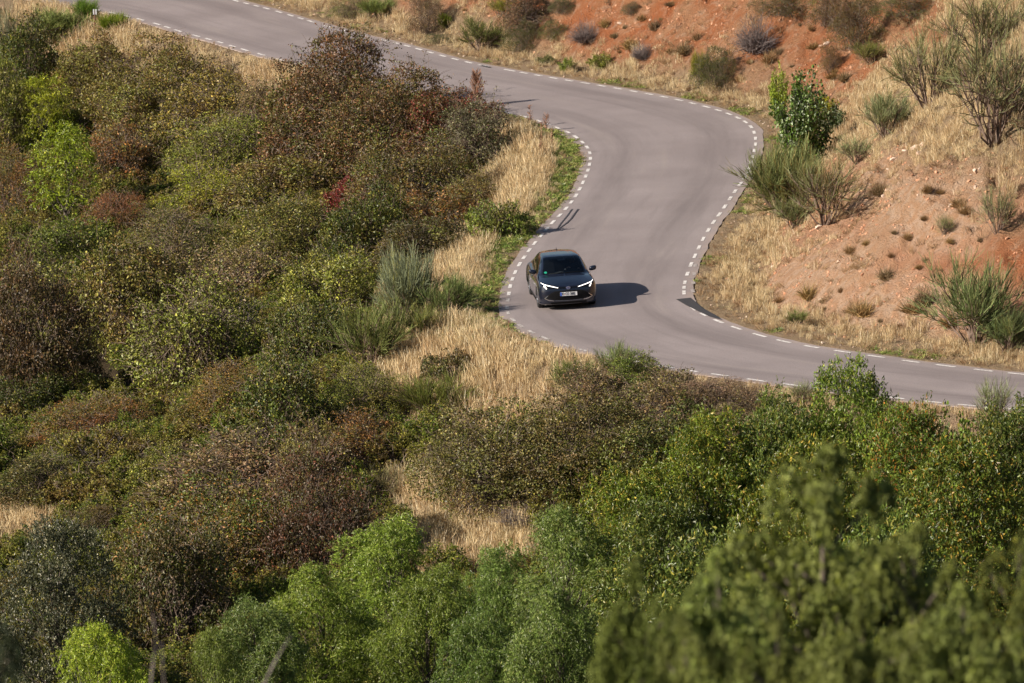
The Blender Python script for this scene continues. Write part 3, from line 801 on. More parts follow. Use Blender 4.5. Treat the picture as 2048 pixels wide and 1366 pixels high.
# the stock of plant meshes, shared between the individuals
LIB = {
 'bramble': [gen_bramble(s, 12500) for s in (1, 2, 3, 4)],
 'big': [gen_bramble(s, 25000, w=4.4, h=2.7, nl=36, twigs=170, fine=900, shoots=80) for s in (11, 12, 13)],
 'twiggy': [gen_bramble(s, 8200, nl=24, twigs=240, fine=1000, shoots=90, twigmat=MAT_TWIG) for s in (21, 22, 23)],
 'fine': [gen_bramble(s, 15000, leaf=.045, aspect=.5, nl=26, twigs=90, fine=700, shoots=30) for s in (31, 32, 33)],
 'broadleaf': [gen_bramble(s, 8200, leaf=.088, aspect=.75, nl=22, twigs=120, fine=300, shoots=60) for s in (41, 42)],
 'low': [gen_bramble(s, 5200, w=2.2, h=.8, nl=16, leaf=.06, twigs=70, fine=240, shoots=25) for s in (51, 52)],
 'broom': [gen_broom(s, per=120) for s in (61, 62, 63)],
 'broomsparse': [gen_broom(s, nb=20, per=52, upright=.42, green_len=.44) for s in (71, 72, 73)],
 'broomdense': [gen_broom(s, nb=30, per=170, upright=1.0, green_len=.5) for s in (76, 77)],
 'willow': [gen_tree(s, 42000, w=5, h=6.5, leaf=.135, aspect=.22, droop=.55) for s in (81, 82, 83)],
 'ash': [gen_tree(s, 40000, w=5, h=5.6, leaf=.13, aspect=.32, droop=.15, clump=.62, nl=60) for s in (91, 92, 93)],
 'slim': [gen_tree(s, 9500, w=2.2, h=3.6, base=.5, leaf=.085, aspect=.3, droop=.2, nl=26, clump=.9) for s in (101, 102)],
 'holm': [gen_tree(s, 46000, w=5, h=4.2, base=.3, leaf=.075, aspect=.5, droop=.0, nl=60, clump=.6) for s in (106,)],
 'poplar': [gen_poplar(s) for s in (111, 112)],
 'juniper': [gen_juniper(s) for s in (121, 122, 123)],
}
NOM = {'bramble': (3.0, 2.1), 'big': (4.4, 2.7), 'twiggy': (3.0, 2.1), 'fine': (3.0, 2.1), 'broadleaf': (3.0, 2.1), 'low': (2.2, .8), 'broom': (2.3, 2.0),
       'broomsparse': (2.5, 2.0), 'broomdense': (2.4, 2.1), 'willow': (5.2, 6.6), 'ash': (5.2, 5.7), 'slim': (2.4, 3.7), 'holm': (5.2, 4.3), 'poplar': (2.3, 2.6), 'juniper': (4.2, 9.0)}
TWIGS = [gen_twigs(s, n=n_, rad=rd) for s, n_, rd in ((131, 420, .008), (132, 520, .007), (133, 300, .009))]
TWIGME = [mesh_np('twigs', V, F, MAT_GREYTWIG, data_only=True) for V, F in TWIGS]
TUSS = [gen_tussock(s) for s in (141, 142, 143)]

C3 = lambda *h: [tuple(((int(x[i:i + 2], 16) / 255) ** 2.2) * .74 for i in (0, 2, 4)) for x in h]   # picture tone -> leaf albedo
def set_cols(o, cols):
    a, b, c = [(q[0] + .34 * max(0, q[1] - q[0]), q[1] * .97, q[2] * .9) for q in cols]
    o['leaf_a'] = a; o['leaf_b'] = b; o['leaf_c'] = c

COUNT = {}
B = 'thicket shrubs on the slope below the road'
def plant(kind, name, label, cat, px, py, wpx, hpx, cols, group=None, base=None, rz=None, sink=.06, tilt=0.0, thing_parts=('foliage', 'stems')):
    """a plant whose crown shows centred at (px, py) in the photograph, wpx wide and hpx tall there; stands on the ground under it"""
    p = hit(px, py + hpx * .46) if base is None else Vector(base)
    m = mpp(p)
    W, H = wpx * m, hpx * m
    i = COUNT.get(kind, 0); COUNT[kind] = i + 1
    var = LIB[kind][i % len(LIB[kind])]
    nw, nh = NOM[kind]
    if group == 'shrubs on the orange bank': W *= 1.25; H *= 1.15
    # seen from above, part of the apparent height is depth of the plant
    Hh = max(.35 * H, H - .10 * W)
    e = empty(name, (p.x, p.y, float(hz(p.x, p.y)) - sink), random.uniform(0, 6.28) if rz is None else rz)
    if group == B: W *= 1.22; Hh *= 1.34
    e.scale = (W / nw, W / nw * random.uniform(.85, 1.0), Hh / nh)
    if tilt: e.rotation_euler = (0, tilt, e.rotation_euler[2])
    tag(e, label, cat, group)
    a = link(bpy.data.objects.new(thing_parts[0], var[0]), e); set_cols(a, cols)
    link(bpy.data.objects.new(thing_parts[1], var[1]), e)
    return e
# ------------------------------------------------------------------ plants, one by one
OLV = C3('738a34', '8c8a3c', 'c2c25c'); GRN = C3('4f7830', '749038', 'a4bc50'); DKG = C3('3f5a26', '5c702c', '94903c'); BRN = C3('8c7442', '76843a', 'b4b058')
RST = C3('96603a', '74743a', 'b88448'); RED = C3('7a3a34', '6c6436', '944844'); YLG = C3('8caa2c', 'b4b834', 'd0d250'); LIM = C3('90ba30', '78a42c', 'c0d850')
GLD = C3('a89244', '8c8c3c', 'c8b460'); PNK = C3('98785c', '848444', 'b09878'); MRN = C3('74503a', '646c34', '9c7050'); GRY = C3('84806a', '707a48', 'aca684')
BLG = C3('7f9478', '91a184', 'a4a868'); BGN = C3('6f8a4c', '84985c', '96985a'); BRW = C3('8f8258', '76804c', 'a08c68')
WIL = C3('6c9434', '8cac48', 'b0bc64'); WIB = C3('64883c', '7c9a54', 'a0ac68'); ASH = C3('54802c', '7c9638', 'c8b650'); ASD = C3('4a7034', '6c8c40', 'b0ac50')
HLM = C3('3f4836', '5f664e', 'a8a488'); POP = C3('3c6e30', '5c8c3c', '9cb890'); CON = C3('6c8444', '9cb064', '869a40'); CND = C3('2f4638', '3f5540', '40542c')

B = 'thicket shrubs on the slope below the road'
P_ = plant
S = [
 # kind, label, px, py, w, h, colours
 ('big', 'wide brown-green arching bramble just below the upper road', 320, 178, 290, 160, BRN),
 ('bramble', 'dark olive bramble against the left edge below the pale grass clearing', 60, 150, 190, 150, DKG),
 ('bramble', 'brownish olive bramble directly under the pale grass clearing of the small marker post', 180, 140, 160, 110, BRN),
 ('bramble', 'dull green bramble at the left edge beside the yellow-green sapling', 15, 260, 110, 170, OLV),
 ('twiggy', 'golden brown dry shrub in the middle of the upper thicket', 425, 235, 220, 130, GLD),
 ('twiggy', 'grey-brown leafless-looking shrub left of the tall red-tinged briar', 525, 240, 150, 100, PNK),
 ('big', 'tall red-tinged briar whose thin shoots cross the upper road edge', 680, 200, 280, 200, MRN),
 ('big', 'dense dark reddish briar under the tall red-tinged briar', 800, 250, 300, 180, MRN),
 ('bramble', 'dark maroon-brown bramble at the tip of the thicket facing the pale grass', 900, 255, 190, 130, RED),
 ('twiggy', 'dark grey-brown twiggy bush at the right end of the upper thicket beside the roadside grass', 955, 290, 150, 120, GRY),
 ('fine', 'yellow-green shrub in front of the golden brown dry shrub', 480, 285, 260, 130, OLV),
 ('bramble', 'olive shrub left of the yellow-green shrub behind the bright willow', 300, 260, 200, 140, BRN),
 ('twiggy', 'rusty brown briar in the middle left of the upper thicket', 230, 330, 170, 120, RST),
 ('bramble', 'mixed green and dark red briar below the tall red-tinged briar', 650, 310, 240, 140, MRN),
 ('fine', 'ochre brown shrub by the left edge below the dull green bramble', 30, 400, 150, 150, RST),
 ('broadleaf', 'crimson-leaved shrub near the middle of the thicket', 705, 415, 120, 90, C3('8a2c34', '7a3c3c', 'a04848')),
 ('bramble', 'brown-green briar left of the crimson-leaved shrub', 560, 385, 230, 120, BRN),
 ('fine', 'yellowish green shrub in the centre of the upper thicket', 430, 400, 230, 120, YLG),
 ('fine', 'orange-rust shrub just right of the bright green willow', 225, 440, 150, 100, C3('a06244', '8c6c40', 'b07850')),
 ('big', 'broad olive and russet bramble right of the crimson-leaved shrub', 840, 370, 270, 160, C3('5f7030', '7a5a38', '9a8a44')),
 ('bramble', 'rust-brown bramble touching the pale grass at the middle of the road bend', 890, 440, 200, 110, RST),
 ('low', 'low bright green bramble at the edge of the green verge', 1000, 438, 130, 70, GRN),
 ('twiggy', 'dry brown briar on the grass slope above the low bright green bramble', 950, 395, 110, 70, BRN),
 ('big', 'broad smooth-domed olive-brown shrub in the centre of the thicket', 600, 490, 300, 160, C3('84823f', '6c7838', 'b0a058')),
 ('fine', 'brownish shrub left of the broad smooth-domed olive-brown shrub', 370, 500, 260, 130, C3('84784a', '6f7a40', 'a88c5c')),
 ('bramble', 'green bramble below the bright green willow', 130, 525, 210, 120, GRN),
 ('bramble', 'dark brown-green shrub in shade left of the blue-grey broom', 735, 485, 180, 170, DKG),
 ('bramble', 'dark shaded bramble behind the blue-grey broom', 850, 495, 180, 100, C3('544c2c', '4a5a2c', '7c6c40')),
 ('bramble', 'olive shrub touching the left side of the blue-grey broom', 665, 590, 200, 150, OLV),
 ('twiggy', 'twiggy brown briar with pale dead canes in the centre left of the thicket', 470, 590, 240, 140, PNK),
 ('bramble', 'green and rust briar under the brownish shrub on the centre left', 250, 620, 220, 190, BRN),
 ('bramble', 'yellowish green bramble at the left edge halfway down', 50, 590, 200, 130, OLV),
 ('big', 'dark brown briar at the left edge beside the deep shaded hollow', 60, 700, 250, 270, C3('6c5438', '5e5c34', '8c7248')),
 ('twiggy', 'large briar with scattered light green leaves over bare grey canes', 400, 695, 290, 200, C3('8aa040', '74783c', 'b0b458')),
 ('bramble', 'dark olive shrub right of the light green leaved briar', 620, 700, 200, 150, DKG),
 ('broom', 'olive green arching broom below the blue-grey broom', 745, 690, 150, 130, BGN),
 ('bramble', 'dark green bramble at the left edge under the deep shaded hollow', 45, 810, 170, 110, DKG),
 ('fine', 'orange and olive shrub below the light green leaved briar', 500, 790, 260, 120, C3('947038', '747838', 'b08c48')),
 ('fine', 'rusty brown shrub under the deep shaded hollow', 190, 850, 250, 120, RST),
 ('bramble', 'dark green bramble in the lower centre of the thicket', 570, 850, 260, 190, DKG),
 ('fine', 'olive shrub with brown grass right of the dark lower bramble', 740, 800, 170, 110, OLV),
 ('twiggy', 'brown shrub above the pale fallen broom canes', 720, 890, 200, 100, RST),
 ('bramble', 'olive green shrub above the tall brown grass on the lower left', 110, 960, 260, 100, C3('5f6638', '6f6a3c', '94884c')),
 ('bramble', 'olive scrub between the pink-grey bare shrub and the big russet briar', 330, 960, 150, 110, OLV),
 ('twiggy', 'wide briar with pinkish bare canes and dark red leaves at its top', 470, 960, 340, 150, PNK),
 ('twiggy', 'briar with upright yellow-green shoots right of the pink-caned briar', 620, 960, 170, 150, C3('8a8a44', '7c5a44', 'a8a050')),
 ('big', 'large bramble hung with green and orange leaves on the lower left', 440, 1090, 380, 210, C3('55702c', '7a6c34', 'b07a44')),
 ('big', 'dark brown bramble between the green-orange bramble and the tall willow', 650, 1060, 240, 220, C3('4c4a2a', '6a4a34', '94664c')),
 ('bramble', 'dark leafy bramble above the gap between holm oak and willows', 350, 1190, 230, 230, C3('4a5a2e', '5f5830', '88704a')),
 ('fine', 'brown-olive shrub beside the pale grass at the far lower left', 180, 1060, 130, 80, C3('7c6430', '6a6a34', '94804a')),
 ('low', 'low dark bramble lying on the golden grass mound', 905, 735, 120, 60, C3('4f6030', '6a5c38', '8c8450')),
 ('broom', 'small green broom in front of the golden grass mound', 875, 800, 150, 90, C3('5f7238', '74803c', '8a8248')),
 ('low', 'low brown bramble at the foot of the golden grass mound', 800, 870, 170, 60, BRN),
 ('big', 'wide brown-green briar in the lower middle of the picture', 990, 930, 320, 190, C3('6c7a38', '7a7040', 'aaa45c')),
 ('big', 'reddish brown briar right of the wide brown-green briar', 1170, 900, 300, 180, C3('7c6c40', '6a7a3a', 'a08c58')),
 ('twiggy', 'reddish grey briar along the lower roadside grass', 1180, 810, 200, 110, PNK),
 ('twiggy', 'dry russet briar touching the lower road edge left of the ash trees', 1330, 815, 230, 110, C3('8a7050', '707a3c', 'a88c68')),
 ('fine', 'grey-pink dry shrub at the right end of the lower roadside thicket', 1450, 800, 180, 90, C3('9a7a68', '7c7450', 'b09080')),
 ('bramble', 'small green bramble beside the pair of roadside brooms', 1270, 760, 120, 80, GRN),
 ('bramble', 'dark green bramble behind the top of the ash trees', 1330, 900, 240, 150, C3('4f6a30', '6c6a38', '968a4c')),
 ('twiggy', 'dark thorny scrub under the wide brown-green briar', 1040, 985, 180, 60, C3('5a4a40', '5a5838', '7c6858')),
]
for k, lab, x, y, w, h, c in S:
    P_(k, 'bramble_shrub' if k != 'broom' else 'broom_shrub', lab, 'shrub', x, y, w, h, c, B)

# saplings and brooms on the valley side
P_('slim', 'sapling', 'yellow-green sapling near the left edge of the upper thicket', 'tree', 88, 235, 120, 190, YLG, thing_parts=('crown', 'trunk'))
P_('slim', 'sapling', 'bright green sapling in front of the yellow-green one', 'tree', 130, 365, 165, 250, LIM, thing_parts=('crown', 'trunk'))
BR = 'broom shrubs beside the road'
V_ = [
 ('broomdense', 'tall blue-grey broom left of the car', 820, 575, 150, 210, BLG),
 ('broom', 'green broom between the blue-grey broom and the road', 895, 590, 110, 110, C3('5f8450', '74985c', '8c9c5c')),
 ('broom', 'yellowish base broom leaning in front of the tall blue-grey broom', 850, 640, 110, 90, C3('8a9450', '7c905c', 'b0a858')),
 ('broom', 'left one of the pair of brooms at the lower road edge', 1145, 752, 105, 95, BGN),
 ('broom', 'right one of the pair of brooms at the lower road edge, reaching over the asphalt', 1225, 720, 100, 90, C3('70925c', '88a46c', '98a068')),
 ('broomsparse', 'thin pale broom crossing the road edge near the right end of the picture', 1990, 800, 90, 110, C3('88a070', '9cb080', 'a0a468')),
 ('broomsparse', 'thin broom at the road edge above the ash trees', 1605, 785, 70, 60, C3('7f9468', '90a070', 'a0a468')),
 ('broomdense', 'tall green broom at the upper left corner near the marker post', 110, 50, 150, 90, C3('6c8f4c', '7f9a5c', '9ca468')),
 ('broomsparse', 'grey broom in the far upper left corner', 20, 70, 90, 140, C3('7c8a74', '8c9674', '8a7a5c')),
 ('broomdense', 'bright green broom just right of the marker post', 225, 45, 70, 60, C3('5c9028', '76a034', '98a440')),
 ('broomdense', 'small bright green broom at the road edge behind the marker post', 172, 22, 60, 60, C3('4c8430', '5c9034', '84a040')),
 ('broomsparse', 'pale tangle of half-dead broom canes in the lower middle', 770, 960, 130, 80, C3('a09c70', '8c8c60', 'b0a478')),
]
for k, lab, x, y, w, h, c in V_: P_(k, 'broom_shrub', lab, 'broom', x, y, w, h, c, BR, thing_parts=('green_stems', 'branches'))

# the bank
K = 'brooms on the orange bank'
K_ = [
 ('broomdense', 'largest broom, spilling over the road edge below the leafy poplar', 1562, 350, 190, 190, C3('6f8456', '84905e', '948656')),
 ('broomsparse', 'brown-stemmed broom right of the largest broom', 1650, 375, 170, 170, C3('8a8a58', '809068', '9c8458')),
 ('broom', 'low broom at the foot of the largest broom', 1590, 420, 110, 80, C3('7a8a5c', '70845a', '988c60')),
 ('broom', 'rounded broom on the slope right of the poplar', 1770, 222, 110, 110, C3('80966a', '90a078', '9c9c68')),
 ('broomsparse', 'small broom between the poplar and the rounded broom', 1715, 300, 90, 70, C3('7f9468', '8a9c70', '9c9c68')),
 ('broomsparse', 'straggly dark-stemmed broom on the grassy crest above the rounded broom', 1860, 130, 190, 200, C3('808a5e', '8c9468', '9a8c62')),
 ('broomsparse', 'tall dark-stemmed broom at the right edge of the grassy crest', 1990, 160, 240, 280, C3('788660', '8c9468', '9a8c62')),
 ('broomsparse', 'broom in the upper right corner leaning out over the crest', 1965, 40, 240, 170, C3('76865a', '869062', '9a8c62')),
 ('broom', 'big green broom low on the bank near the right edge', 1955, 600, 220, 220, C3('64804e', '7c9464', '8c8c5c')),
 ('broomdense', 'dark green broom at the right edge just above the lower road', 2015, 660, 120, 110, C3('6a8a5a', '7c9468', '98985c')),
 ('broomsparse', 'thin broom on bare soil by the right edge of the lower bank', 1995, 430, 90, 110, C3('84946a', '909c70', '9c9c68')),
 ('broomsparse', 'small thin broom standing on the stony slope', 1890, 445, 45, 55, C3('88985c', '909c70', '9c9c68')),
 ('broom', 'green broom at the toe of the bank beside the lower bend', 1598, 633, 55, 40, C3('6f8f4c', '84985c', 'a0a060')),
 ('broom', 'small olive and green broom under the dark rusty shrub', 1740, 103, 70, 60, C3('84904c', '788050', '9c9458')),
 ('broomdense', 'green broom on the upper roadside bank at the top edge left of the road signless verge', 755, 12, 70, 60, C3('6c8a48', '80945a', '98985c')),
 ('broomdense', 'bright green small broom on the upper verge', 887, 42, 34, 40, C3('62882c', '789834', '98a044')),
 ('broom', 'yellow-green broom on the upper bank above the dark green shrubs', 1000, 15, 70, 50, C3('8a8c34', '788434', 'a09c44')),
]
for k, lab, x, y, w, h, c in K_:
    lab = lab.replace('left of the road signless verge', 'above the upper road')
    P_(k, 'broom_shrub', lab, 'broom', x, y, w, h, c, K, thing_parts=('green_stems', 'branches'))
P_('poplar', 'poplar_sapling', 'dark glossy leaved young poplar on the outside of the bend', 'tree', 1612, 225, 165, 250, POP, thing_parts=('crown', 'trunk'))
P_('poplar', 'poplar_sapling', 'narrow light green poplar shoot left of the dark young poplar', 'tree', 1558, 175, 50, 130, C3('80ac34', '92bc3c', 'b4d058'), thing_parts=('crown', 'trunk'))
P_('poplar', 'poplar_sapling', 'low dark leafy poplar growth right of the young poplar', 'tree', 1665, 235, 80, 90, C3('48683c', '5c7844', '8fa888'), thing_parts=('crown', 'trunk'))
P_('poplar', 'poplar_sapling', 'yellow-leaved poplar shoot on the right of the dark young poplar', 'tree', 1648, 205, 60, 70, C3('b0b428', 'c0c034', 'c8c850'), thing_parts=('crown', 'trunk'))
U = 'shrubs on the orange bank'
U_ = [
 ('fine', 'round dark evergreen shrub at the foot of the upper bank', 1432, 140, 92, 84, C3('4c5c2c', '5e6830', '80782c')),
 ('broomdense', 'olive broom growing against the left side of the round dark evergreen', 1402, 140, 40, 70, C3('7c8428', '8a8c34', 'a09c44')),
 ('fine', 'dark rusty shrub on the shoulder of the bank under the top edge', 1715, 45, 110, 110, C3('6c5a30', '5c5c30', '8a6a40')),
 ('fine', 'dark green and brown shrub clipped by the top edge of the picture', 1570, 8, 120, 60, C3('4c6030', '6c6434', '8a7c40')),
 ('fine', 'rust-brown shrub under the top edge right of the clipped one', 1660, 20, 90, 80, C3('6f5434', '5f5c34', '907048')),
 ('fine', 'long dark green shrub along the top edge above the grassy crest', 1830, 8, 150, 60, C3('55703c', '687844', '8a8c50')),
 ('fine', 'rusty small shrub on the orange soil above the poplar', 1663, 118, 45, 60, C3('7c6434', '846038', '9c8048')),
 ('fine', 'brown domed shrub on the upper verge near the top edge', 855, 28, 70, 90, C3('7c6048', '6c6040', '90705c')),
 ('fine', 'greyish olive shrub at the top edge left of the brown domed shrub', 700, 12, 80, 50, C3('7c8050', '8c8458', '9c9468')),
 ('fine', 'low dark green shrub spreading on the upper verge', 880, 74, 60, 26, C3('4c6034', '5e6c3c', '7c7c4c')),
 ('broom', 'wide dark green broom at the foot of the upper bank', 960, 70, 110, 70, C3('5c6c38', '6c7440', '7c7c4c')),
 ('fine', 'dark green shrub right of the wide dark green broom', 1045, 72, 80, 60, C3('54642f', '646c38', '80784c')),
 ('twiggy', 'large rust-brown shrub against the orange soil by the top edge', 1055, 30, 100, 80, C3('7a5c44', '6f6440', '947060')),
 ('fine', 'small olive shrub right of the large rust-brown one', 1108, 58, 60, 40, C3('6c7438', '5c6c34', '8a8448')),
 ('fine', 'green shrub at the top edge on the orange soil', 1125, 8, 50, 36, C3('54683a', '5c6c38', '7c7c4c')),
 ('poplar', 'light green leafy shrub at the road side of the upper verge', 1136, 126, 46, 36, C3('7c9a40', '90a84c', 'a8b468')),
 ('poplar', 'light green leafy shrub standing right beside its smaller twin', 1202, 118, 54, 42, C3('84983c', '8ca048', 'a8ac5c')),
 ('fine', 'small dark green shrub high on the orange slope', 1262, 22, 36, 26, C3('54643a', '606c44', '80805c')),
 ('low', 'tiny olive shrub in the straw beside the light green leafy shrubs', 1092, 118, 40, 22, C3('6c7c40', '7c844c', '98945c')),
]
for k, lab, x, y, w, h, c in U_:
    if k.startswith('broom'): P_(k, 'broom_shrub', lab, 'broom', x, y, w, h, c, U, thing_parts=('green_stems', 'branches'))
    else: P_(k, 'bank_shrub', lab, 'shrub', x, y, w, h, c, U)

# leafless shrubs
D_ = [
 ('grey dead shrub leaning on the upper orange bank', 1510, 68, 90, 90, 0), ('grey-brown bare shrub on the upper slope left of the round dark evergreen', 1172, 66, 70, 60, 1),
 ('brown bare shrub at the foot of the slope above the upper bend', 1286, 96, 50, 46, 1), ('grey bare canes inside the upper thicket behind the saplings', 268, 195, 130, 110, 2),
 ('pinkish grey dome of bare twigs on the lower left', 205, 905, 210, 110, 1), ('purplish bare undergrowth under the wide brown-green briar', 1075, 1025, 170, 55, 1),
 ('pale dead canes in the centre of the thicket', 480, 640, 150, 100, 2), ('grey dead canes sprawling right of the olive centre shrub', 690, 575, 130, 70, 2),
 ('grey dead canes beside the pale fallen broom', 730, 940, 110, 60, 0), ('dry grey scrub low on the bank in front of the dark bush', 1290, 400 - 4, 2, 2, 0),
]
for lab, x, y, w, h, i in D_[:-1]:
    p = hit(x, y + h * .46); m = mpp(p)
    e = mesh_np('bare_shrub', TWIGS[i][0], TWIGS[i][1], MAT_GREYTWIG) if False else link(bpy.data.objects.new('bare_shrub', TWIGME[i]))
    e.location = (p.x, p.y, p.z - .03); e.scale = (w * m / 2.0, w * m / 2.0, h * m / 1.6); e.rotation_euler = (0, 0, random.uniform(0, 6))
    tag(e, lab, 'shrub', 'leafless shrubs')

# trees along the stream at the bottom
T = 'trees along the valley floor'
def tree(kind, label, px, top, wpx, y, cols, name='willow_tree', hmax=None, group=T):
    """tree standing at depth y whose top shows at picture height `top`"""
    dx, dy, dz = ray(px, top); t = (y - CAM[1]) / dy
    x = CAM[0] + dx * t; ztop = CAM[2] + dz * t; g = float(hz(x, y)); H = ztop - g
    W = wpx * mpp((x, y)); i = COUNT.get(kind, 0); COUNT[kind] = i + 1
    var = LIB[kind][i % len(LIB[kind])]; nw, nh = NOM[kind]
    e = empty(name, (x, y, g - .05), random.uniform(0, 6.28)); e.scale = (W / nw, W / nw, H / nh)
    tag(e, label, 'tree', group)
    a = link(bpy.data.objects.new('crown', var[0]), e); set_cols(a, cols); link(bpy.data.objects.new('trunk', var[1]), e)
    return e
tree('willow', 'tallest light green willow at the bottom centre left', 775, 1045, 300, -34, WIL)
tree('willow', 'light green willow in front of the tallest one, reaching the bottom edge', 640, 1150, 260, -40, WIL)
tree('willow', 'dark-leaved green willow left of centre at the bottom edge', 510, 1200, 240, -43, C3('5c8440', '749854', '98a860'))
tree('willow', 'narrow willow at the bottom edge between the holm oak gap and the others', 430, 1270, 150, -46, C3('6a9040', '80a44c', '98a860'))
tree('willow', 'green willow right of the tallest one with a round top', 860, 1150, 260, -42, C3('6c983c', '80a84a', '9cb058'))
tree('willow', 'narrow willow top standing in front of the dry valley floor', 1000, 1090, 190, -38, C3('5f9040', '76a050', '94ac60'))
tree('willow', 'blue-green willow whose top meets the lowest ash tree', 1140, 1030, 270, -40, WIB)
tree('willow', 'blue-green willow at the bottom edge in front of the blurred junipers', 1120, 1200, 250, -50, WIB)
tree('willow', 'deep green willow at the bottom edge in the middle', 960, 1220, 220, -48, C3('548840', '6c984c', '8ca058'))
tree('willow', 'small yellow-green willow at the bottom edge on the left', 205, 1262, 250, -46, C3('90b038', 'a0bc44', 'c0c458'))
tree('ash', 'ash tree with yellow-flecked leaves, leftmost of the ashes below the road', 1270, 960, 260, -36, ASH, 'ash_tree')
tree('ash', 'bushy ash tree second from the left below the lower road', 1420, 858, 260, -34, ASH, 'ash_tree')
tree('ash', 'low ash tree in front of the second one', 1330, 1040, 300, -42, ASD, 'ash_tree')
tree('ash', 'green ash tree below the thin roadside broom', 1570, 822, 240, -34, ASD, 'ash_tree')
tree('ash', 'highest ash tree, its pointed top overlapping the lower road', 1700, 768, 250, -34, C3('5c9034', '749c40', 'a8a848'), 'ash_tree')
tree('ash', 'ash tree with orange leaves in the gap right of the highest one', 1820, 850, 230, -36, C3('5a8434', '7c983c', 'c07c3c'), 'ash_tree')
tree('poplar', 'ash tree with a long shoot rising against the asphalt', 1915, 776, 150, -31, C3('5c8a38', '6f9844', 'a8a050'), 'ash_tree')
tree('ash', 'bushy dark ash tree cut by the right edge', 2030, 828, 230, -35, ASD, 'ash_tree')
tree('ash', 'wide ash tree behind the tip of the blurred juniper', 1620, 930, 330, -43, ASH, 'ash_tree')
tree('ash', 'wide ash tree at the right edge above the blurred junipers', 1930, 930, 330, -44, C3('548034', '7c983c', 'c0a044'), 'ash_tree')
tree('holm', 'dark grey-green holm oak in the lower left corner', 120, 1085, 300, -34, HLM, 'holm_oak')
tree('ash', 'shaded ash tree low on the right behind the blurred junipers', 1780, 1080, 380, -58, ASD, 'ash_tree')
tree('ash', 'shaded ash tree low in the middle right behind the blurred junipers', 1440, 1130, 380, -58, ASD, 'ash_tree')

J = 'blurred junipers near the photographer'
tree('juniper', 'blurred juniper with the tall pointed tip in the lower right', 1655, 850, 760, -206, CON, 'juniper_tree', group=J)
tree('juniper', 'blurred juniper left of the tall-tipped one', 1440, 1060, 560, -209, CON, 'juniper_tree', group=J)
tree('juniper', 'leftmost blurred juniper, lowest of the row', 1270, 1075, 420, -211, C3('64783c', '84964c', '768440'), 'juniper_tree', group=J)
tree('juniper', 'blurred juniper right of the tall-tipped one', 1830, 1010, 520, -207, CON, 'juniper_tree', group=J)
tree('juniper', 'dark blurred juniper cut by the right edge', 2040, 1030, 460, -210, C3('5c6c38', '7c8a48', '90903c'), 'juniper_tree', group=J)
tree('juniper', 'small blurred juniper at the bottom edge in front of the others', 1560, 1180, 420, -216, C3('6a7c40', '8c9c54', '808c48'), 'juniper_tree', group=J)
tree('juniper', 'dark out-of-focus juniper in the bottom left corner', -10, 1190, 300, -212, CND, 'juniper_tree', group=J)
tree('juniper', 'blurred juniper filling the bottom right corner', 1930, 1130, 560, -214, CON, 'juniper_tree', group=J)
tree('juniper', 'blurred juniper at the bottom edge below the tall-tipped one', 1720, 1150, 560, -217, C3('6c7c44', '94a25a', '7f8a3c'), 'juniper_tree', group=J)
tree('juniper', 'blurred juniper at the bottom edge between the lowest two', 1370, 1190, 460, -218, CON, 'juniper_tree', group=J)
# ------------------------------------------------------------------ ground cover nobody could count
def blend_by_place(name, tones, scale=.35, rough=.6, trans=.25, grad=None, nscale2=3.0):
    """cover material: hue drifts over the ground with position, varies from blade to blade"""
    m, nt, b = nmat(name)
    p = pos(nt); n1 = noise(nt, scale, 4, .6, p); n2 = noise(nt, nscale2, 3, .6, p)
    rn = attr(nt, 'rnd').outputs['Fac']
    c = mixc(nt, tones[0], tones[1], ramp(nt, n1, .40, .60))
    c = mixc(nt, c, tones[2], ramp(nt, n2, .50, .64))
    c = mixc(nt, c, tones[3], ramp(nt, rn, .80, .86))
    hs = nt.nodes.new('ShaderNodeHueSaturation'); nt.links.new(c, hs.inputs['Color'])
    fr = nt.nodes.new('ShaderNodeMath'); fr.operation = 'FRACT'; nt.links.new(mul(nt, rn, 7.31), fr.inputs[0])
    nt.links.new(ramp(nt, fr.outputs[0], 0, 1, .7, 1.35), hs.inputs['Value']); col = hs.outputs[0]
    nt.links.new(col, b.inputs['Base Color']); b.inputs['Roughness'].default_value = rough; b.inputs['Specular IOR Level'].default_value = .25
    tr = nt.nodes.new('ShaderNodeBsdfTranslucent'); nt.links.new(col, tr.inputs['Color'])
    ms = nt.nodes.new('ShaderNodeMixShader'); ms.inputs[0].default_value = trans
    nt.links.new(b.outputs[0], ms.inputs[1]); nt.links.new(tr.outputs[0], ms.inputs[2]); nt.links.new(ms.outputs[0], nt.nodes['Material Output'].inputs['Surface'])
    return m

def gen_tuft(seed, n, w, h, wd, up, lean, mat, heads=False):
    r = np.random.default_rng(seed)
    a = np.stack([r.normal(size=n) * w * .3, r.normal(size=n) * w * .3, np.zeros(n)], -1)
    d = unit(r.normal(size=(n, 3)) * [lean, lean, .1] + [.12, .05, up])
    L = r.uniform(.45, 1.0, (n, 1)) * h
    b = a + d * L; b[:, :2] += r.normal(size=(n, 2)) * h * .06
    P = curve_pts(a, b, 4, r.uniform(0, .06, (n, 1)) * h, r)
    wdv = np.array([[wd, wd, wd * (1.35 if heads else .8), wd * .4]]).repeat(n, 0) * r.uniform(.7, 1.3, (n, 1))
    V, F = blades_geo(P, wdv, r=r)
    return leaf_mesh('tuft', V, F, r.random(n).repeat(3), r.random(n).repeat(3), mat)

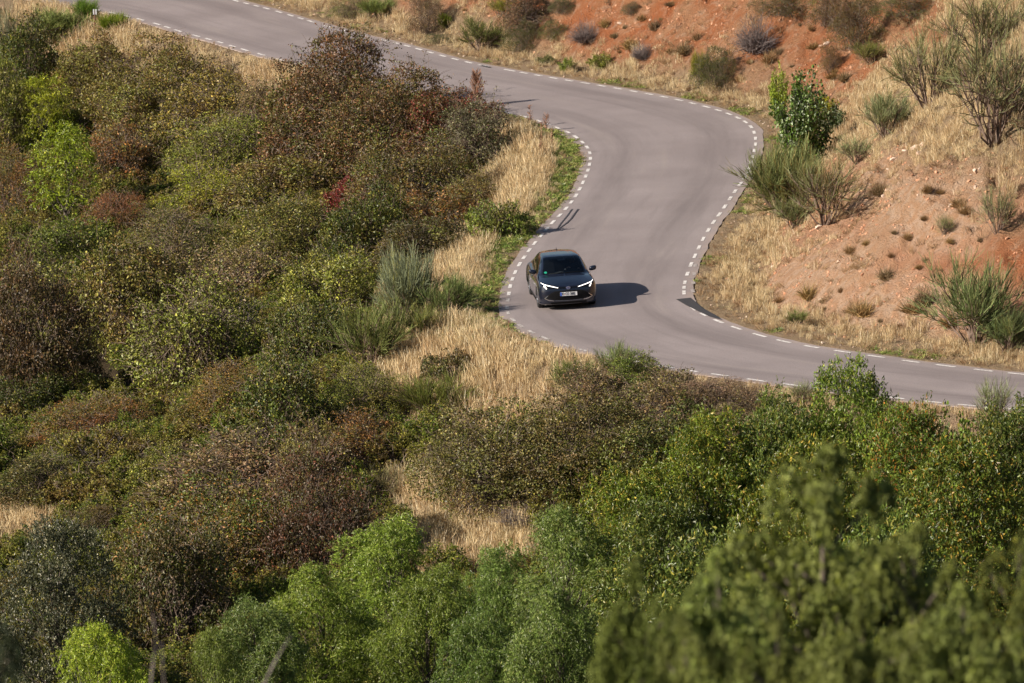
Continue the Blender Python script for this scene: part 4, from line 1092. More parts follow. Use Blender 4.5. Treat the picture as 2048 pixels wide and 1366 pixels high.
def scatter(name, pts, sources, scl, kind='stuff', label=None, tilt=None, rotz=None, rnd=None):
    """instances of the source meshes on points, one object"""
    n = len(pts)
    me = bpy.data.meshes.new(name); me.vertices.add(n); me.vertices.foreach_set('co', np.ascontiguousarray(pts, np.float32).ravel())
    rot = np.zeros((n, 3), np.float32); rot[:, 2] = RNG.uniform(0, 6.283, n) if rotz is None else rotz
    if tilt is not None: rot[:, :2] = RNG.normal(size=(n, 2)) * tilt
    scl = np.asarray(scl, np.float32)
    if scl.ndim == 1: scl = np.stack([scl] * 3, -1)
    for nm, typ, arr in (('irot', 'FLOAT_VECTOR', rot), ('iscl', 'FLOAT_VECTOR', scl)):
        at = me.attributes.new(nm, typ, 'POINT'); at.data.foreach_set('vector', np.ascontiguousarray(arr, np.float32).ravel())
    at = me.attributes.new('iidx', 'INT', 'POINT'); at.data.foreach_set('value', RNG.integers(0, len(sources), n).astype(np.int32))
    o = link(bpy.data.objects.new(name, me))
    ng = bpy.data.node_groups.new(name, 'GeometryNodeTree')
    ng.interface.new_socket('Geometry', in_out='INPUT', socket_type='NodeSocketGeometry'); ng.interface.new_socket('Geometry', in_out='OUTPUT', socket_type='NodeSocketGeometry')
    gi = ng.nodes.new('NodeGroupInput'); go = ng.nodes.new('NodeGroupOutput'); L = ng.links
    iop = ng.nodes.new('GeometryNodeInstanceOnPoints'); iop.inputs['Pick Instance'].default_value = True
    gti = ng.nodes.new('GeometryNodeGeometryToInstance')
    for s in sources[::-1]:
        so = bpy.data.objects.new(s.name, s)
        oi = ng.nodes.new('GeometryNodeObjectInfo'); oi.inputs['Object'].default_value = so; oi.inputs['As Instance'].default_value = False
        g1 = ng.nodes.new('GeometryNodeGeometryToInstance'); L.new(oi.outputs['Geometry'], g1.inputs[0])
        if 'jn' not in locals(): jn = ng.nodes.new('GeometryNodeJoinGeometry')
        L.new(g1.outputs[0], jn.inputs[0])
    def na(nm, typ):
        a = ng.nodes.new('GeometryNodeInputNamedAttribute'); a.data_type = typ; a.inputs['Name'].default_value = nm
        return [s for s in a.outputs if s.enabled and s.name == 'Attribute'][0]
    L.new(gi.outputs[0], iop.inputs['Points']); L.new(jn.outputs[0], iop.inputs['Instance'])
    L.new(na('iidx', 'INT'), iop.inputs['Instance Index'])
    L.new(na('irot', 'FLOAT_VECTOR'), iop.inputs['Rotation']); L.new(na('iscl', 'FLOAT_VECTOR'), iop.inputs['Scale'])
    L.new(iop.outputs[0], go.inputs[0])
    md = o.modifiers.new('scatter', 'NODES'); md.node_group = ng
    o['kind'] = kind
    if label: o['label'] = label
    return o

def spread(n, dens, x0=-22, x1=22, y0=-44, y1=80):
    """points thrown evenly over the mapped ground, kept with probability dens(fields)"""
    x = RNG.uniform(x0, x1, n); y = RNG.uniform(y0, y1, n)
    z = hz(x, y); f = {'x': x, 'y': y, 'dv': grid_at(DV, x, y) - SH, 'db': grid_at(DB, x, y) - SH, 'px': to_px(np.stack([x, y, z], -1)),
                       'dry': grid_at(dry, x, y), 'green': grid_at(green, x, y), 'bare': grid_at(bare, x, y), 'nz': fbm(x / 2.2, y / 2.2, 91, 4), 'n2': fbm(x / .7, y / .7, 133, 3)}
    k = RNG.random(n) < dens(f)
    return np.stack([x, y, z], -1)[k], {a: b[k] for a, b in f.items()}

STRAW = blend_by_place('straw', [tuple(v) for v in C3('dcc08c', 'c8a878', 'b08860', 'e8d4a4')], .5)
for q in STRAW.node_tree.nodes: pass
def tone(*h): return [tuple(((int(x[i:i + 2], 16) / 255) ** 2.2) * .80 for i in (0, 2, 4)) for x in h]
STRAW = blend_by_place('straw', tone('e4d0a4', 'd4b98e', 'b0906a', 'f0e2c0'), .5)
DULL = blend_by_place('weathered_straw', tone('b89a74', 'a48868', '907258', 'c8b088'), .6)
VERGE = blend_by_place('verge_grass', tone('6e8c40', '88984c', 'a09660', 'b0b068'), 1.2)
SCRUBM = blend_by_place('undergrowth', C3('7c8a36', '86703e', '587030', 'c0b858'), .42, .5, .25, None, 1.6)
SCRUBW = MAT_TWIG

TALL = [gen_tuft(s, 38, .30, .52, .0088, 1.1, .22, STRAW, True) for s in (201, 202, 203)]
SHORT = [gen_tuft(s, 30, .28, .26, .010, .9, .45, STRAW) for s in (211, 212)]
DULLT = [gen_tuft(s, 26, .26, .28, .011, .7, .55, DULL) for s in (221, 222)]
LOWG = [gen_tuft(s, 30, .28, .13, .016, .5, .8, VERGE) for s in (231, 232)]

# tall golden grass on the valley-side shoulder
golden = lambda f: np.maximum.reduce([ell(f['px'], 940, 730, 230, 110, .3), ell(f['px'], 1000, 780, 160, 90, .3), ell(f['px'], 1050, 330, 60, 110, .5),
                                      ell(f['px'], 1000, 260, 110, 50, .5), ell(f['px'], 930, 520, 60, 50, .5), ell(f['px'], 130, 80, 170, 60, .4), ell(f['px'], 650, 150, 140, 40, .5),
                                      ell(f['px'], 1040, 370, 60, 60, .4), ell(f['px'], 30, 1060, 110, 50), ell(f['px'], 950, 1080, 160, 80), ell(f['px'], 970, 820, 150, 60), ell(f['px'], 840, 990, 70, 50)])
p, f = spread(150000, lambda f: (f['dv'] > .25) * np.maximum(golden(f) * .75, .55 * ((f['dv'] > .5) & (f['dv'] < 5 + 3 * f['nz'])) * (1 - f['green'])) * (.55 + .45 * sstep(-.3, .3, f['n2'])))
scatter('tall_dry_grass', p, TALL, (.55 + .75 * RNG.random(len(p))) * (.35 + .65 * sstep(.3, 1.8, f['dv'])) * (.8 + .35 * golden(f)), label='tall golden dry grass on the shoulder below the road', tilt=.12)
# short straw on the bank-side verge and crest
def d_bank(f):
    crest = np.maximum.reduce([ell(f['px'], *e) for e in grass_spots])
    verge = (1 - sstep(1.8, 3.4, f['db'] + f['nz'])) * sstep(.15, .6, f['db'])
    return (f['db'] > .15) * np.clip(np.maximum(verge * .6 * (.35 + .65 * sstep(-.2, .25, f['n2'])), np.maximum(crest * 1.0, .06 * sstep(.1, .4, f['nz']))) * (1 - .9 * f['bare'] * (f['db'] > 2.2)), 0, 1) * (.5 + .5 * sstep(-.3, .2, f['n2']))
p, f = spread(260000, d_bank)
scatter('bank_straw', p, SHORT + TALL[:1], (.35 + .65 * RNG.random(len(p))) * (.5 + .5 * sstep(.2, 1.2, f['db'])), label='dry straw on the verge and crest of the bank', tilt=.15)
p, f = spread(110000, lambda f: (f['db'] > .1) * (.04 + .75 * sstep(.12, .4, f['n2'] + f['nz'] * .5)) * (1 - .35 * f['bare']))
scatter('weathered_grass', p, DULLT, .35 + .75 * RNG.random(len(p)), label='weathered brown grass tufts dotted over the bank', tilt=.2)
p, f = spread(120000, lambda f: np.clip(f['green'] * 1.1, 0, 1) * ((f['dv'] > .08) | (f['db'] > .05)))
scatter('verge_grass', p, LOWG, .6 + .8 * RNG.random(len(p)), label='short green grass along the inside verge of the bend', tilt=.2)
p, f = spread(50000, lambda f: ((f['dv'] > .1) & (f['dv'] < 1.4) | (f['db'] > .1) & (f['db'] < 1.2)) * .4)
scatter('sparse_verge_straw', p, DULLT, .25 + .4 * RNG.random(len(p)), label='thin short straw at the asphalt edge', tilt=.3)

# low scrub and brambles filling the slope between the shrubs
def under_mesh(seed, tall=1.0):
    me, st = gen_bramble(seed, 2600, w=1.7, h=1.05 * tall, nl=9, leaf=.062, twigs=40, fine=160, shoots=16)
    me.materials.clear(); me.materials.append(SCRUBM); return me, st
UM = [under_mesh(s) for s in (301, 302, 303)]
def hollow(f):
    return np.maximum.reduce([ell(f['px'], *e, .2) for e in [(190, 770, 120, 60), (270, 790, 70, 40), (30, 230, 70, 60), (690, 650, 60, 40), (340, 1290, 90, 60), (640, 1180, 50, 50), (90, 640, 60, 30), (330, 350, 50, 30), (560, 900, 90, 30), (1060, 430, 30, 20)]])
def d_under(f):
    g = golden(f)
    a = (f['dv'] > 4.2 + 1.6 * f['nz']) * 1.0
    return a * (1 - .96 * sstep(.25, .6, g)) * (1 - ell(f['px'], 960, 1090, 150, 75, .2)) * (1 - ell(f['px'], 970, 810, 170, 60, .3)) * (1 - ell(f['px'], 850, 1010, 90, 50, .3)) * (1 - .93 * hollow(f))
p, f = spread(8500, lambda f: d_under(f) * (1.0), y0=-58)
s = RNG.uniform(.6, 1.5, len(p)); st = RNG.bit_generator.state
o1 = scatter('undergrowth', p - [0, 0, .05], [u[0] for u in UM], np.stack([s, s, s * RNG.uniform(.5, 1.05, len(p))], -1), label='mixed brown and green undergrowth filling the slope between the shrubs')
RNG.bit_generator.state = st
scatter('undergrowth_stems', p - [0, 0, .05], [u[1] for u in UM], np.stack([s, s, s * RNG.uniform(.5, 1.05, len(p))], -1), label='tangled stems inside the undergrowth')
# beyond the picture's edges the same scrub goes on, larger and sparser
def outside(f): return ((abs(f['x']) > 21) | (f['y'] < -57)) * (f['dv'] > 3) * 1.0
p, f = spread(2600, outside, -75, 75, -150, 110)
scatter('outlying_scrub', p - [0, 0, .05], [u[0] for u in UM], RNG.uniform(1.2, 2.4, len(p)), label='scrub covering the valley beyond')

# loose stones
def pebble(seed):
    r = np.random.default_rng(seed); bm = bmesh.new(); bmesh.ops.create_icosphere(bm, subdivisions=1, radius=1)
    for v in bm.verts: v.co *= r.uniform(.7, 1.15)
    for v in bm.verts: v.co.z *= .62; v.co.x *= 1.25
    me = bpy.data.meshes.new('stone'); bm.to_mesh(me); bm.free(); return me
def stone_mat(name, a, b_):
    m, nt, b = nmat(name); nt.links.new(mixc(nt, a, b_, ramp(nt, noise(nt, 6, 3, .6, pos(nt)), .4, .6)), b.inputs['Base Color']); b.inputs['Roughness'].default_value = .9
    bump(nt, b, noise(nt, 30, 3, .6, pos(nt)), .4, .02); return m
MAT_STONE = stone_mat('pale_stone', (.62, .50, .40), (.50, .34, .24)); MAT_CLOD = stone_mat('soil_clod', (.46, .22, .12), (.56, .32, .20))
PEB = [pebble(s) for s in (1, 2, 3)]; CLO = [pebble(s) for s in (4, 5, 6)]
for q in PEB: q.materials.append(MAT_STONE)
for q in CLO: q.materials.append(MAT_CLOD)
p, f = spread(190000, lambda f: (f['db'] > .9) * (.10 + .50 * f['bare'] * sstep(-.3, .3, f['n2'])))
scatter('loose_clods', p, CLO, .016 + .055 * RNG.random(len(p)) ** 2.4, label='crumbled orange clods on the bank', tilt=.6)
p, f = spread(30000, lambda f: ((f['db'] > 1.2) * (.04 + .35 * ell(f['px'], 1850, 370, 190, 90)) + (f['db'] > .02) * (f['db'] < .9) * .4 + (f['dv'] > .02) * (f['dv'] < .5) * .4))
scatter('loose_stones', p, PEB, .012 + .05 * RNG.random(len(p)) ** 2.5, label='pale loose stones on the slope and gravel at the asphalt edge', tilt=.6)

# ------------------------------------------------------------------ small countable things on the bank
TUSSC = [C3('9a7658', 'a88864', '8a7c58'), C3('a8845c', 'b0946a', '8c8454'), C3('8f7a62', 'a08c70', '7f7858')]
tus = [(1522, 510), (1490, 552), (1502, 575), (1560, 607), (1618, 600), (1650, 625), (1700, 632), (1726, 640), (1772, 565), (1782, 520), (1838, 545), (1852, 530), (1700, 512), (1732, 500), (1645, 610), (1682, 590), (1848, 440), (1788, 480),
       (1815, 484), (1900, 500), (1960, 505), (1930, 432), (1918, 415), (1760, 390), (1855, 385), (1830, 625), (1850, 612), (1900, 665), (1945, 668), (1760, 655), (1800, 660), (1880, 395), (1480, 520), (1420, 150),
       (1322, 45), (1340, 12), (1345, 25), (1285, 50), (1310, 62), (1240, 112), (1262, 105), (1370, 110), (1395, 82), (1340, 118), (1250, 60), (1375, 85), (1210, 55), (1230, 80), (930, 22), (1062, 15),
       (1600, 60), (1622, 75), (1630, 100), (1560, 110), (1540, 130), (1670, 150), (1690, 165), (1720, 175), (1690, 100), (1585, 135), (1500, 130), (1480, 165), (1460, 190), (1720, 210), (1665, 165)]
for i, (x, y) in enumerate(tus):
    p = hit(x, y); o = link(bpy.data.objects.new('dry_tussock', TUSS[i % 3])); o.location = (p.x, p.y, p.z - .02)
    s = random.uniform(.25, .6) if random.random() < .6 else random.uniform(.6, 1.15); o.scale = (s * random.uniform(.8, 1.5), s, s * random.uniform(.9, 1.5)); o.rotation_euler = (0, 0, random.uniform(0, 6)); set_cols(o, TUSSC[i % 3])
    tag(o, 'small brown dry tussock on the orange bank', 'tussock', 'dry tussocks dotted over the bank')
stn = [(1832, 300, .16), (1846, 294, .14), (1838, 318, .17), (1787, 321, .12), (1868, 322, .1), (1950, 352, .12), (1951, 377, .1), (1767, 398, .1), (1926, 428, .09), (1638, 463, .12), (1753, 478, .1), (1678, 528, .1), (1655, 90, .14), (1643, 98, .1), (1547, 535, .1), (1240, 55, .1), (1552, 25, .1), (1640, 455, .08), (1905, 415, .12), (1810, 305, .1)]
for i, (x, y, s) in enumerate(stn):
    p = hit(x, y); o = link(bpy.data.objects.new('stone', PEB[i % 3])); o.location = (p.x, p.y, p.z + s * .2); o.scale = (s, s * .8, s); o.rotation_euler = (random.uniform(-.4, .4), random.uniform(-.4, .4), random.uniform(0, 6))
    tag(o, 'pale loose stone lying on the orange bank', 'stone', 'larger pale stones on the bank')

# dry flower stalks beside the bend
def stalk(px, py, h_px, label, dense=60, wpx=14, up=.9):
    p = hit(px, py); m = mpp(p); H = h_px * m; W = wpx * m; r = np.random.default_rng(int(px))
    z = r.uniform(.15, .98, dense) * H; a = np.stack([0 * z, 0 * z, z], -1); an = r.random(dense) * 6.28
    L = W * .7 * (1 - z / H * .55); b = a + np.stack([np.cos(an) * L, np.sin(an) * L, L * up], -1)
    g1 = tubes_geo(np.stack([np.zeros(6), np.zeros(6), np.linspace(0, H, 6)], -1)[None], np.linspace(.016, .006, 6)[None], 5)
    g2 = tubes_geo(curve_pts(a, b, 3, np.full((dense, 1), -.02), r), np.array([[.009, .008, .006]]).repeat(dense, 0))
    o = empty('dry_weed', (p.x, p.y, p.z - .03)); tag(o, label, 'weed', 'dry weed stalks along the verge')
    mesh_np('stem', *g1, MAT_RUSTWEED, o); mesh_np('side_shoots', *g2, MAT_RUSTWEED, o)
stalk(953, 213, 68, 'tall feathery dry weed standing against the asphalt of the upper road', 170, 26, 1.5)
stalk(1060, 255, 46, 'dry red-brown weed spike whose shadow falls on the road above the bend', 46, 14, .3)
stalk(1092, 262, 36, 'second dry red-brown weed spike, with a bushy head', 46, 16, .9)
stalk(1082, 320, 78, 'tall thin brown weed spike in the golden grass by the bend', 60, 8, .6)
stalk(1104, 300, 46, 'thin pale weed spike at the edge of the green verge', 40, 8, .6)
stalk(790, 184, 24, 'small reddish weed on the skyline of the upper thicket', 36, 10, .8)
stalk(1017, 672, 34, 'thin dark weed by the worn edge line at the lower bend', 30, 7, .6)
stalk(905, 620, 56, 'pink-brown dry flower spike beside the green broom', 90, 9, .8)

def rosette(px, py, label, wpx=22):
    p = hit(px, py); m = mpp(p); r = np.random.default_rng(int(px * 3)); n = 26; an = r.random(n) * 6.28; L = r.uniform(.5, 1, n) * wpx * m / 2
    d = np.stack([np.cos(an), np.sin(an), r.uniform(.2, .9, n)], -1); c = d * (L * .6)[:, None]
    V, F = leaves_geo(c, unit(np.stack([-d[:, 0], -d[:, 1], np.full(n, 1.6)], -1)), d, L * 1.2, L * .42, .1)
    me = leaf_mesh('leaves', V, F, r.random(n), r.random(n), MAT_LEAF); o = link(bpy.data.objects.new('thistle_rosette', me)); o.location = (p.x, p.y, p.z + .01)
    set_cols(o, C3('8fa480', '7c9468', 'a8b890')); tag(o, label, 'thistle', 'thistle rosettes on the green verge')
for x, y, l in [(1145, 342, 'largest pale thistle rosette on the green verge at the tightest part of the bend'), (1127, 357, 'low thistle rosette below the largest one'), (1124, 375, 'thistle rosette in the middle of the green verge'),
                (1128, 388, 'dark thistle rosette near the tar seams'), (1105, 402, 'thistle rosette low on the green verge'), (1038, 484, 'small thistle rosette near the edge line above the car'), (935, 205, 'bluish thistle rosette at the foot of the feathery weed'),
                (1560, 663, 'small green rosette on the gravel edge below the bank')]: rosette(x, y, l)

# marker post in the upper left
mp = hit(190, 80); m_ = mpp(mp)
post = empty('marker_post', mp); tag(post, 'rusty thin marker post with two small white plates on top', 'marker post')
PH = 56 * m_
MB().tube([(0, 0, -.1), (0, 0, PH)], .022, 8).build('post', simple('rusty_steel', (.14, .055, .035), .8), post, True)
wm = simple('white_plate', (.75, .76, .78), .5)
for sx in (-1, 1): MB().box((sx * .045, -.03, PH - .03), (.05, .012, .20)).build('plate', wm, post)

# blurred bare stems near the lens
def near_stem(pts, y, rad, label):
    P = []
    for (px, py) in pts:
        dx, dy, dz = ray(px, py); t = (y - CAM[1]) / dy; P.append((CAM[0] + dx * t, y + .15 * math.sin(py * .05), CAM[2] + dz * t))
    g = hz(P[-1][0], y); P.append((P[-1][0] + .05, y, float(g) - .05))
    P = P[::-1]; rr = list(np.linspace(rad * 1.6, rad * .5, len(P)))
    o = MB().tube(P, rr, 8).build('dead_sapling', MAT_GREYTWIG, None, True); tag(o, label, 'stem', 'blurred bare stems near the photographer')
near_stem([(303, 1205), (308, 1240), (312, 1290), (305, 1340), (300, 1400)], -208, .008, 'blurred pale vertical stem on the lower left')
near_stem([(583, 1275), (566, 1300), (545, 1330), (528, 1366), (515, 1400)], -208, .009, 'blurred pale stem slanting up to the right at the bottom')
near_stem([(322, 1290), (326, 1330), (330, 1400)], -212, .006, 'short blurred grey stem beside the vertical one')
# ------------------------------------------------------------------ the car (front towards -Y, y counted from the nose backwards)
def car_paint():
    m, nt, b = nmat('dark_metallic_paint')
    n = noise(nt, 900, 2, .5, nt.nodes.new('ShaderNodeTexCoord').outputs['Object'])
    nt.links.new(mixc(nt, (.005, .008, .021), (.015, .019, .038), ramp(nt, n, .45, .65)), b.inputs['Base Color'])
    b.inputs['Metallic'].default_value = .35; b.inputs['Roughness'].default_value = .34; b.inputs['Specular IOR Level'].default_value = .5
    b.inputs['Coat Weight'].default_value = 1.0; b.inputs['Coat Roughness'].default_value = .05
    return m
PAINT = car_paint()
BLACKGLOSS = simple('black_gloss_trim', (.006, .006, .008), .15); BLACKMAT = simple('black_plastic', (.008, .008, .009), .7, 0, .15)
CHROME = simple('satin_silver', (.62, .62, .64), .22, 1.0); TYRE = simple('tyre_rubber', (.016, .016, .017), .8)
RIMM = simple('dark_alloy', (.10, .10, .11), .3, .9); RIMS = simple('machined_alloy', (.55, .55, .57), .25, 1.0)
def emit_mat(name, col, s):
    m, nt, b = nmat(name); b.inputs['Base Color'].default_value = (*col, 1); b.inputs['Emission Color'].default_value = (*col, 1); b.inputs['Emission Strength'].default_value = s; return m
DRL = emit_mat('lit_running_light', (1.0, .93, .87), 1.4)
def glass_mat(name, tint):
    m = bpy.data.materials.new(name); m.use_nodes = True; nt = m.node_tree; nt.nodes.clear()
    tr = nt.nodes.new('ShaderNodeBsdfTransparent'); tr.inputs[0].default_value = (*tint, 1)
    gl = nt.nodes.new('ShaderNodeBsdfGlossy'); gl.inputs['Roughness'].default_value = .02; gl.inputs[0].default_value = (.9, .95, 1, 1)
    fr = nt.nodes.new('ShaderNodeFresnel'); fr.inputs[0].default_value = 1.5
    ms = nt.nodes.new('ShaderNodeMixShader'); out = nt.nodes.new('ShaderNodeOutputMaterial')
    nt.links.new(fr.outputs[0], ms.inputs[0]); nt.links.new(tr.outputs[0], ms.inputs[1]); nt.links.new(gl.outputs[0], ms.inputs[2]); nt.links.new(ms.outputs[0], out.inputs[0]); return m
WSG = glass_mat('tinted_windscreen', (.80, .88, .90)); SDG = glass_mat('dark_side_glass', (.10, .11, .12))

def flank(y, zb=.18, w=.885, sh=.80, belt=(.84, .95)):
    return [(0, y, zb), (.80, y, zb), (w, y, .30), (w + .008, y, .55), (w - .003, y, sh), (belt[0], y, belt[1])]
ROWS = [
 [(0,.08,.19),(0,.06,.21),(0,.0,.30),(0,.0,.50),(0,.02,.66),(0,.05,.735),(0,.06,.75),(0,.08,.76),(0,.10,.768),(0,.12,.775)],
 [(0,.12,.19),(.42,.09,.20),(.45,.03,.30),(.45,.03,.50),(.45,.05,.67),(.46,.08,.765),(.34,.10,.775),(.22,.13,.785),(.11,.16,.79),(0,.18,.793)],
 [(0,.25,.18),(.66,.19,.19),(.73,.12,.30),(.75,.12,.50),(.74,.14,.68),(.72,.18,.81),(.58,.22,.825),(.40,.27,.83),(.20,.30,.835),(0,.31,.838)],
 [(0,.42,.18),(.78,.38,.18),(.86,.34,.30),(.88,.34,.5),(.87,.36,.70),(.82,.42,.85),(.67,.46,.875),(.46,.50,.88),(.23,.52,.885),(0,.52,.887)],
 flank(.8, w=.89, sh=.78, belt=(.835, .895)) + [(.70,.84,.925),(.50,.86,.94),(.25,.86,.945),(0,.86,.947)],
 flank(1.32, sh=.80, belt=(.84, .925)) + [(.77,1.30,.955),(.69,1.26,.975),(.36,1.12,.995),(0,1.07,1.0)],
 flank(1.66, sh=.81, belt=(.845, .94)) + [(.765,1.64,1.09),(.64,1.58,1.185),(.33,1.51,1.225),(0,1.48,1.24)],
 flank(2.05, sh=.82, belt=(.845, .95)) + [(.75,2.05,1.20),(.60,2.0,1.378),(.32,1.93,1.415),(0,1.90,1.425)],
 flank(2.65, sh=.83, belt=(.84, .965)) + [(.74,2.65,1.22),(.59,2.65,1.40),(.32,2.65,1.432),(0,2.65,1.438)],
 flank(3.30, sh=.86, belt=(.83, .99)) + [(.72,3.3,1.20),(.57,3.3,1.365),(.30,3.3,1.40),(0,3.3,1.41)],
 flank(3.85, sh=.88, belt=(.80, 1.01)) + [(.68,3.85,1.15),(.53,3.85,1.27),(.28,3.9,1.31),(0,3.92,1.325)],
 [(0,4.18,.24),(.70,4.13,.25),(.83,4.13,.38),(.85,4.13,.6),(.81,4.17,.85),(.73,4.2,.95),(.6,4.2,1.0),(.46,4.18,1.04),(.23,4.18,1.06),(0,4.18,1.07)],
 [(0,4.34,.30),(0,4.35,.31),(0,4.37,.40),(0,4.37,.6),(0,4.35,.78),(0,4.32,.88),(0,4.30,.93),(0,4.28,.97),(0,4.27,.99),(0,4.26,1.0)],
]
G = np.array(ROWS, float)
G[..., 0] *= 1 - .075 * np.clip((G[..., 2] - .84) / .14, 0, 1) * (G[..., 1] > .7)
def cr(P, n):
    """Catmull-Rom through axis 0 with n steps per span"""
    Q = np.concatenate([2 * P[:1] - P[1:2], P, 2 * P[-1:] - P[-2:-1]]); out = []; u = []
    for i in range(1, len(Q) - 2):
        for t in np.linspace(0, 1, n, endpoint=False):
            a, b, c, d = Q[i - 1], Q[i], Q[i + 1], Q[i + 2]
            out.append(.5 * (2 * b + (c - a) * t + (2 * a - 5 * b + 4 * c - d) * t * t + (3 * b - a - 3 * c + d) * t ** 3)); u.append(i - 1 + t)
    out.append(P[-1]); u.append(len(P) - 1)
    return np.array(out), np.array(u)
NI, NJ = 12, 8
A1, ui = cr(G, NI); A2, uj = cr(A1.swapaxes(0, 1), NJ); SURF = A2.swapaxes(0, 1)    # (rows, profile, 3)
SURF[..., 0] = np.maximum(SURF[..., 0], 0); SURF[:, -1, 0] = 0; SURF[:, 0, 0] = 0; SURF[0, :, 0] = 0; SURF[-1, :, 0] = 0

rows, prof = SURF.shape[:2]
cls = {}
for i in range(rows - 1):
    for j in range(prof - 1):
        c = SURF[i:i + 2, j:j + 2].reshape(-1, 3).mean(0); I = (ui[i] + ui[i + 1]) / 2; J = (uj[j] + uj[j + 1]) / 2
        k = 'body'
        if c[2] < .72 and c[0] > .6 and (math.hypot(c[1] - .95, c[2] - .325) < .365 or math.hypot(c[1] - 3.59, c[2] - .325) < .365): k = None
        elif 5 <= I < 7 and J >= 7.05: k = 'windscreen'
        elif 5.55 < I < 7.95 and 5.12 < J < (6.75 if I > 6.6 else 6.1 if I > 6 else 5.8): k = 'side_window'
        elif 8.08 < I < 9.35 and 5.12 < J < 6.72: k = 'rear_side_window'
        elif 10.05 < I < 10.9 and J > 7: k = 'rear_window'
        elif 1.15 < I < 5 and J > 5.25: k = 'bonnet'
        elif 6 <= I < 10.0 and J >= 7: k = 'roof'
        cls.setdefault(k, []).append((i, j))
car = empty('hatchback')
def patch(name, cells, mat, sides=(1, -1), push=0.0, parent=None):
    use = {}; V = []; F = []
    for s in sides:
        use = {}
        for (i, j) in cells:
            q = []
            for (a, b) in ((i, j), (i + 1, j), (i + 1, j + 1), (i, j + 1)):
                key = (a, b)
                if key not in use:
                    use[key] = len(V); p = SURF[a, b]; V.append((p[0] * s, p[1], p[2] + push))
                q.append(use[key])
            F.append(tuple(q if s > 0 else q[::-1]))
    me = bpy.data.meshes.new(name); me.from_pydata(V, [], F)
    bm = bmesh.new(); bm.from_mesh(me); bmesh.ops.remove_doubles(bm, verts=bm.verts, dist=.0008); bmesh.ops.recalc_face_normals(bm, faces=bm.faces); bm.to_mesh(me); bm.free()
    me.polygons.foreach_set('use_smooth', np.ones(len(me.polygons), bool)); me.materials.append(mat)
    return link(bpy.data.objects.new(name, me), parent or car)
patch('body', cls['body'], PAINT); patch('bonnet', cls['bonnet'], PAINT); patch('roof', cls['roof'], PAINT)
patch('windscreen', cls['windscreen'], WSG, push=-.004); patch('rear_window', cls['rear_window'], SDG)
for s in (1, -1):
    patch('side_window', cls['side_window'], SDG, (s,)); patch('side_window', cls['rear_side_window'], SDG, (s,))

FR = SURF[:int(3.4 * NI)].reshape(-1, 3); FR = FR[(FR[:, 2] < .90)]
nj5 = int(5.2 * NJ); FR = SURF[:int(3.4 * NI), NJ:nj5 + 1].reshape(-1, 3)
def fy(x, z):
    d = (FR[:, 0] - abs(x)) ** 2 + (FR[:, 2] - z) ** 2; k = np.argsort(d)[:5]; w = 1 / (d[k] + 1e-6)
    return float((FR[k, 1] * w).sum() / w.sum())
def strip(name, path, w, mat, parent, off=.014, s=1, thick=.012):
    """thin bar following the nose surface along (x, z) points; w is its height"""
    P = []
    for (a, b) in zip(path[:-1], path[1:]):
        for t in np.linspace(0, 1, 6, endpoint=False): P.append((a[0] + (b[0] - a[0]) * t, a[1] + (b[1] - a[1]) * t))
    P.append(path[-1]); P = np.array(P); t = np.gradient(P, axis=0); t /= np.linalg.norm(t, axis=1, keepdims=True); n = np.stack([-t[:, 1], t[:, 0]], -1)
    ww = np.interp(np.linspace(0, 1, len(P)), np.linspace(0, 1, len(w)), w)[:, None] / 2
    V = []; m = len(P)
    for q, dz in ((P + n * ww, 0), (P - n * ww, 0), (P + n * ww, thick), (P - n * ww, thick)):
        V += [(x * s, fy(x, z) - off + dz, z) for x, z in q]
    F = []
    for i in range(m - 1):
        F += [(i, i + 1, m + i + 1, m + i), (i, 2 * m + i, 2 * m + i + 1, i + 1), (m + i, m + i + 1, 3 * m + i + 1, 3 * m + i)]
    F += [(0, m, 3 * m, 2 * m), (m - 1, 3 * m - 1, 4 * m - 1, 2 * m - 1)]
    mb = MB(); mb.add(V, F); return mb.build(name, mat, parent)
def band(name, xs, lo, hi, mat, parent, off=.008, nr=7):
    V = []; m = len(xs)
    for r in np.linspace(0, 1, nr):
        for x, a, b in zip(xs, lo, hi):
            z = a + (b - a) * r; V.append((x, fy(x, z) - off, z))
    F = [(r * m + i, r * m + i + 1, (r + 1) * m + i + 1, (r + 1) * m + i) for r in range(nr - 1) for i in range(m - 1)]
    mb = MB(); mb.add(V, F); return mb.build(name, mat, parent, True)
# grille with honeycomb studs, intakes, lip
xs = np.linspace(-.66, .66, 31); ax = abs(xs)
hi = np.interp(ax, [0, .40, .52, .66], [.635, .625, .58, .47]); lo = np.interp(ax, [0, .42, .56, .66], [.335, .345, .38, .46])
gr = band('grille', xs, lo, hi, BLACKMAT, car, .006)
mb = MB(); 
for a in range(-13, 14):
    for b_ in range(7):
        x = a * .046 + (b_ % 2) * .023; z = .36 + b_ * .038
        if abs(x) > .6 or not (np.interp(abs(x), [0, .42, .56, .66], [.335, .345, .38, .46]) + .015 < z < np.interp(abs(x), [0, .40, .52, .66], [.635, .625, .58, .47]) - .015): continue
        mb.box((x, fy(x, z) - .010, z), (.012, .008, .022))
mb.build('grille_studs', BLACKGLOSS, gr)['kind'] = 'stuff'
band('nose_bar', np.linspace(-.42, .42, 17), np.interp(abs(np.linspace(-.42, .42, 17)), [0, .42], [.675, .705]), np.interp(abs(np.linspace(-.42, .42, 17)), [0, .42], [.745, .745]), BLACKGLOSS, car, .006)
